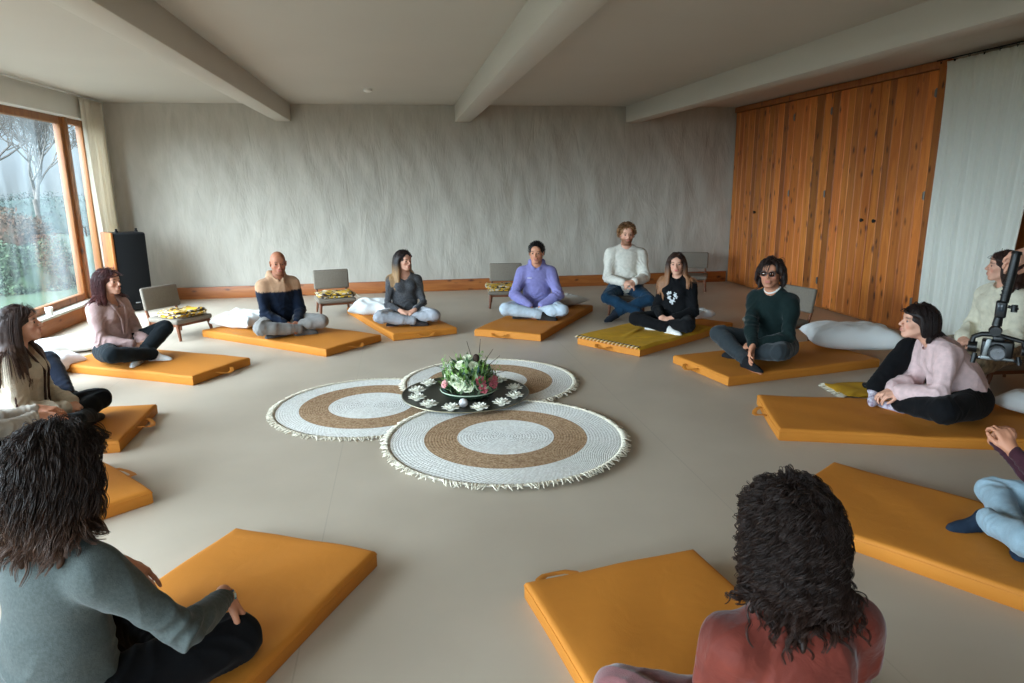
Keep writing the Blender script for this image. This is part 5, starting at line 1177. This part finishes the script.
# 14 foreground left
def x14(J):
    w = J['wr'][1]; d = nrm(J['wr'][1] - J['el'][1]); X = nrm(np.cross(d, A3(0, 0, 1))); Y = np.cross(d, X)
    cols = [(206, 214, 214), (70, 150, 170), (190, 120, 60), (60, 90, 130), (214, 196, 150)]
    br = None
    for k in range(26):
        t = 6.283 * k / 26; b = MB(); 
        c = w - d * .002 + (X * math.cos(t) * .031 + Y * math.sin(t) * .026); b.sphere(tuple(c), .0042, 8, 6)
        o = b.build('bracelet' if br is None else 'bead', mat('bead_%d' % (k % 5), cols[k % 5], .3, .1, 20, 0), J['root'] if br is None else br)
        if br is None: br = o
person('woman with dark wavy hair in a grey sweater, seen from behind in the left foreground', (-1.02, 1.90), (.50, .86), 1.03, shw=.17, lean=.10, bend=.05, head=(.10, .05, 0), skin='warm', h=.005,
       top=dict(m=KM('knit_grey', (78, 84, 82), bump=.35, bscale=300, var=.16, vscale=120), g=.012, cuffg=.002, name='sweater', amp=.0035, sleeve=.02), pants=dict(m=P_black, g=.016), socks=(30, 30, 30), legs={1: (('w', -.74, 1.96, .17), (-.14, .30, .065), (-.9, .25, -.02), (.1, .3, 1)), -1: ((-.34, .31, .16), (.10, .27, .065), (.95, .15, -.02), (-.1, .3, 1))},
       arms={1: (('w', -.61, 2.12, .31), ('w', .25, .35, -.85), ('w', -.6, -.5, -.4), (.35, .4, .3), ('w', .8, -.6, -1.0)), -1: (('w', -.97, 2.25, .39), ('w', .60, -.25, -.35), ('w', .2, .1, -1), (.3, .4, .3), None)},
       hair=dict(col=(44, 31, 26), tip=(92, 64, 48), grad=(-.04, -.2), len=.175, steps=26, stiff=.62, vol=.022, part=.01, comb=(1., -.7, .1), mess=.2, curl=.009, freq=60, n=8000, clump=8, cw=.004, r=.0011, guides=220, gr=.009, lump=.003), extra=x14)
# 15 foreground right
person('woman with dark curly hair in a rust velvet top, right foreground, from behind', (.87, 1.26), (-.08, .99), .99, shw=.165, lean=.10, bend=.06, head=(-.05, .12, 0), skin='warm', h=.005,
       top=dict(m=KM('velvet_rust', (108, 48, 38), rough=.6, var=.35, vscale=9, sheen=.22, bump=.1, bump2=.3, b2scale=14), g=.014, cuffg=.004, name='top', amp=.007, fs=24), pants=dict(m=KM('velvet_mauve', (122, 78, 78), rough=.7, sheen=.6), g=.016), socks=(60, 40, 40),
       hair=dict(col=(36, 23, 18), tip=(54, 34, 26), grad=(-.05, -.2), len=.165, steps=30, stiff=.62, vol=.020, part=.0, comb=(1., -.3, .1), mess=.3, curl=.012, freq=100, n=9000, clump=9, cw=.0028, r=.0010, guides=220, gr=.009, lump=.003))
# 16 camera operator and rig
op = person('standing camera operator outside the right edge, only the hand on the rig showing', (3.40, 2.74), (-.98, .0), 1.0, z=.0, fem=False, lean=.34, bend=.04, head=(0, .3, 0), skin='light', h=.0058, standing=True,
       top=dict(m=KM('jersey_grey2', (60, 60, 64)), g=.012, sleeve=.14, name='sweater'), pants=dict(m=P_black, g=.012), socks=(30, 30, 34),
       legs={1: ((.12, .06, .5), (.12, .0, .075), (.15, 1, 0), (0, 0, 1)), -1: ((-.12, .06, .5), (-.12, .02, .075), (-.15, 1, 0), (0, 0, 1))},
       arms={1: (('w', 3.35, 3.05, .95), ('w', -1, -.3, .1), ('w', 0, -1, 0), (.7, .8, .5), None), -1: (('w', 2.72, 2.66, 1.285), ('w', -.95, -.15, -.25), ('w', -.25, .5, -1), (.55, .9, .6), ('w', .2, -.5, -1))},
       hair=dict(col=(50, 36, 28), len=.06, steps=5, stiff=.9, vol=.014, comb=(.6, .2, .9), mess=.3, n=200, r=.0024, guides=60, gr=.009, shield=False))
GP, GY = (2.60, 2.60, 1.235), -.75
SKY = (1.05, 34); EXPO = -0.08
gm = mat('rig_black', (11, 11, 12), .38, .1, 40, .05, spec=.4); gg = mat('rig_grey', (130, 134, 134), .4, .1, 40, 0, metal=.6)
D = 2.9
g = empty('camera_gimbal', GP, GY, 'black handheld camera gimbal hanging from a hand at the right edge', 'camera gimbal', sc=.88)
b = MB(); b.tube([(.02, 0, .06), (.015, 0, -.02), (0, 0, -.18)], [.019, .021, .020], 18); b.tube([(.021, 0, .06), (.023, 0, .075)], [.024, .020], 18); b.build('grip', gm, g)
b = MB()
for k in range(6): b.tube([(.012 - .015 * k / 6, 0, -.04 - k * .02), (.012 - .015 * k / 6, 0, -.046 - k * .02)], .0215, 18)
b.build('grip_ring', gm, g)
b = MB(); b.box((-.008, -.004, -.215), (.048, .05, .085), bev=.010, seg=3); b.tube([(-.012, 0, -.255), (-.016, 0, -.30)], [.019, .022], 16); b.build('control_box', gm, g)
b = MB(); b.box((-.010, -.031, -.205), (.026, .004, .035), bev=.002); b.build('screen', mat('rig_screen', (44, 50, 56), .15, .1, 5, 0), g)
b = MB(); b.tube([(.018, 0, -.20), (.045, 0, -.205)], .008, 10); b.tube([(.045, 0, -.19), (.045, 0, -.225)], .014, 12); b.tube([(.045, -.012, -.205), (.062, -.012, -.205)], .006, 8); b.build('side_knob', gm, g)
b = MB(); b.sphere((-.018, 0, -.325), .030, 20, 12, (1, 1, .8)); b.tube([(-.018, -.035, -.325), (-.018, .035, -.325)], .024, 20); b.build('pan_motor', gm, g)
# yoke arms and camera cage below
b = MB(); b.tube([(-.018, .0, -.345), (-.07, .02, -.352), (-.105, .02, -.37), (-.112, .01, -.42)], [.014, .013, .013, .015], 10); b.tube([(-.018, 0, -.345), (.05, 0, -.36), (.10, 0, -.37), (.115, 0, -.41)], [.013, .011, .011, .013], 10); b.build('yoke', gm, g)
b = MB(); b.tube([(-.125, .01, -.42), (-.085, .01, -.42)], .028, 20); b.build('tilt_motor', gm, g)
b = MB(); b.tube([(.10, 0, -.415), (.13, 0, -.415)], .026, 20); b.build('roll_motor', gm, g)
b = MB(); b.box((.0, .0, -.415), (.135, .07, .085), bev=.010, seg=3); b.box((.0, 0, -.365), (.05, .05, .03), bev=.008); cb = b.build('camera_body', gm, g)
b = MB(); b.tube([(0, -.03, -.42), (0, -.075, -.42), (0, -.11, -.42)], [.035, .034, .038], 24); b.build('lens', gm, cb)
b = MB(); b.tube([(0, -.109, -.42), (0, -.112, -.42)], .030, 24); b.build('lens_glass', mat('lens_glass', (20, 28, 40), .05, .1, 5, 0, spec=.8), cb)
b = MB(); b.box((-.045, -.042, -.41), (.022, .012, .095), rot=Matrix.Rotation(.15, 3, 'Y'), bev=.004); b.box((.0, .0, -.465), (.15, .05, .012), bev=.003); b.box((-.03, -.04, -.46), (.07, .02, .018), bev=.004); b.build('mounting_plate', gg, g)
b = MB(); b.tube([(-.09, 0, -.45), (-.095, -.01, -.50)], .012, 10); b.tube([(.09, 0, -.45), (.10, -.01, -.49)], .010, 10); b.tube([(-.10, .0, -.472), (.11, 0, -.472)], .008, 8); b.build('base_handle', gm, g)

# ------------------------------------------------------------------ light and camera
w = bpy.data.worlds.new('overcast'); SC.world = w; w.use_nodes = True; N = w.node_tree.nodes; L = w.node_tree.links; bg = N['Background']
tc = N.new('ShaderNodeTexCoord'); sp = N.new('ShaderNodeSeparateXYZ'); L.new(tc.outputs['Generated'], sp.inputs[0])
rp = N.new('ShaderNodeValToRGB'); e = rp.color_ramp.elements; e[0].position = .48; e[0].color = (.20, .24, .24, 1); e[1].position = .52; e[1].color = (.58, .76, .88, 1); x_ = e.new(.85); x_.color = (.70, .86, 1, 1)
mr = N.new('ShaderNodeMapRange'); mr.inputs['From Min'].default_value = -1; mr.inputs['From Max'].default_value = 1; L.new(sp.outputs['Z'], mr.inputs['Value']); L.new(mr.outputs[0], rp.inputs[0]); L.new(rp.outputs[0], bg.inputs['Color'])
dt = N.new('ShaderNodeVectorMath'); dt.operation = 'DOT_PRODUCT'; dt.inputs[1].default_value = (-.68, -.53, .50); L.new(tc.outputs['Generated'], dt.inputs[0])
mx_ = N.new('ShaderNodeMath'); mx_.operation = 'MAXIMUM'; mx_.inputs[1].default_value = 0; L.new(dt.outputs['Value'], mx_.inputs[0]); pw_ = N.new('ShaderNodeMath'); pw_.operation = 'POWER'; pw_.inputs[1].default_value = 2; L.new(mx_.outputs[0], pw_.inputs[0])
mk_ = N.new('ShaderNodeMapRange'); mk_.inputs['From Min'].default_value = 0; mk_.inputs['From Max'].default_value = 1; mk_.inputs['To Min'].default_value = SKY[0]; mk_.inputs['To Max'].default_value = SKY[1]; L.new(pw_.outputs[0], mk_.inputs['Value']); L.new(mk_.outputs[0], bg.inputs['Strength'])
def portal(loc, rot, sx, sy):
    l = bpy.data.lights.new('window_portal', 'AREA'); l.shape = 'RECTANGLE'; l.size = sx; l.size_y = sy; l.cycles.is_portal = True
    o = bpy.data.objects.new('window_portal', l); COL.objects.link(o); o.location = loc; o.rotation_euler = rot
portal((XL - .30, 4.15, 1.34), (0, R(-90), 0), 2.3, 12.4)
portal((-1.6, YN - .32, 1.4), (R(90), 0, 0), 2.0, 2.2)
cam = bpy.data.cameras.new('camera'); cam.lens = 24.21; cam.sensor_width = 36; cam.clip_end = 300
co = bpy.data.objects.new('camera', cam); COL.objects.link(co)
yw, pt, rl = .157972, .223574, -.010226
fw = Vector((math.sin(yw) * math.cos(pt), math.cos(yw) * math.cos(pt), -math.sin(pt))); rt_ = Vector((math.cos(yw), -math.sin(yw), 0)); up = rt_.cross(fw)
r2 = rt_ * math.cos(rl) + up * math.sin(rl); u2 = r2.cross(fw)
M = Matrix((r2, u2, -fw)).transposed().to_4x4(); M.translation = Vector((0, 0, 1.6)); co.matrix_world = M; SC.camera = co
SC.cycles.use_denoising = True; SC.cycles.max_bounces = 8; SC.cycles.diffuse_bounces = 5; SC.cycles.transparent_max_bounces = 12; SC.cycles.sample_clamp_indirect = 6; SC.cycles.caustics_reflective = False; SC.cycles.caustics_refractive = False
SC.view_settings.view_transform = 'Standard'; SC.view_settings.look = 'None'; SC.view_settings.gamma = 1; SC.view_settings.use_curve_mapping = False; SC.view_settings.exposure = EXPO
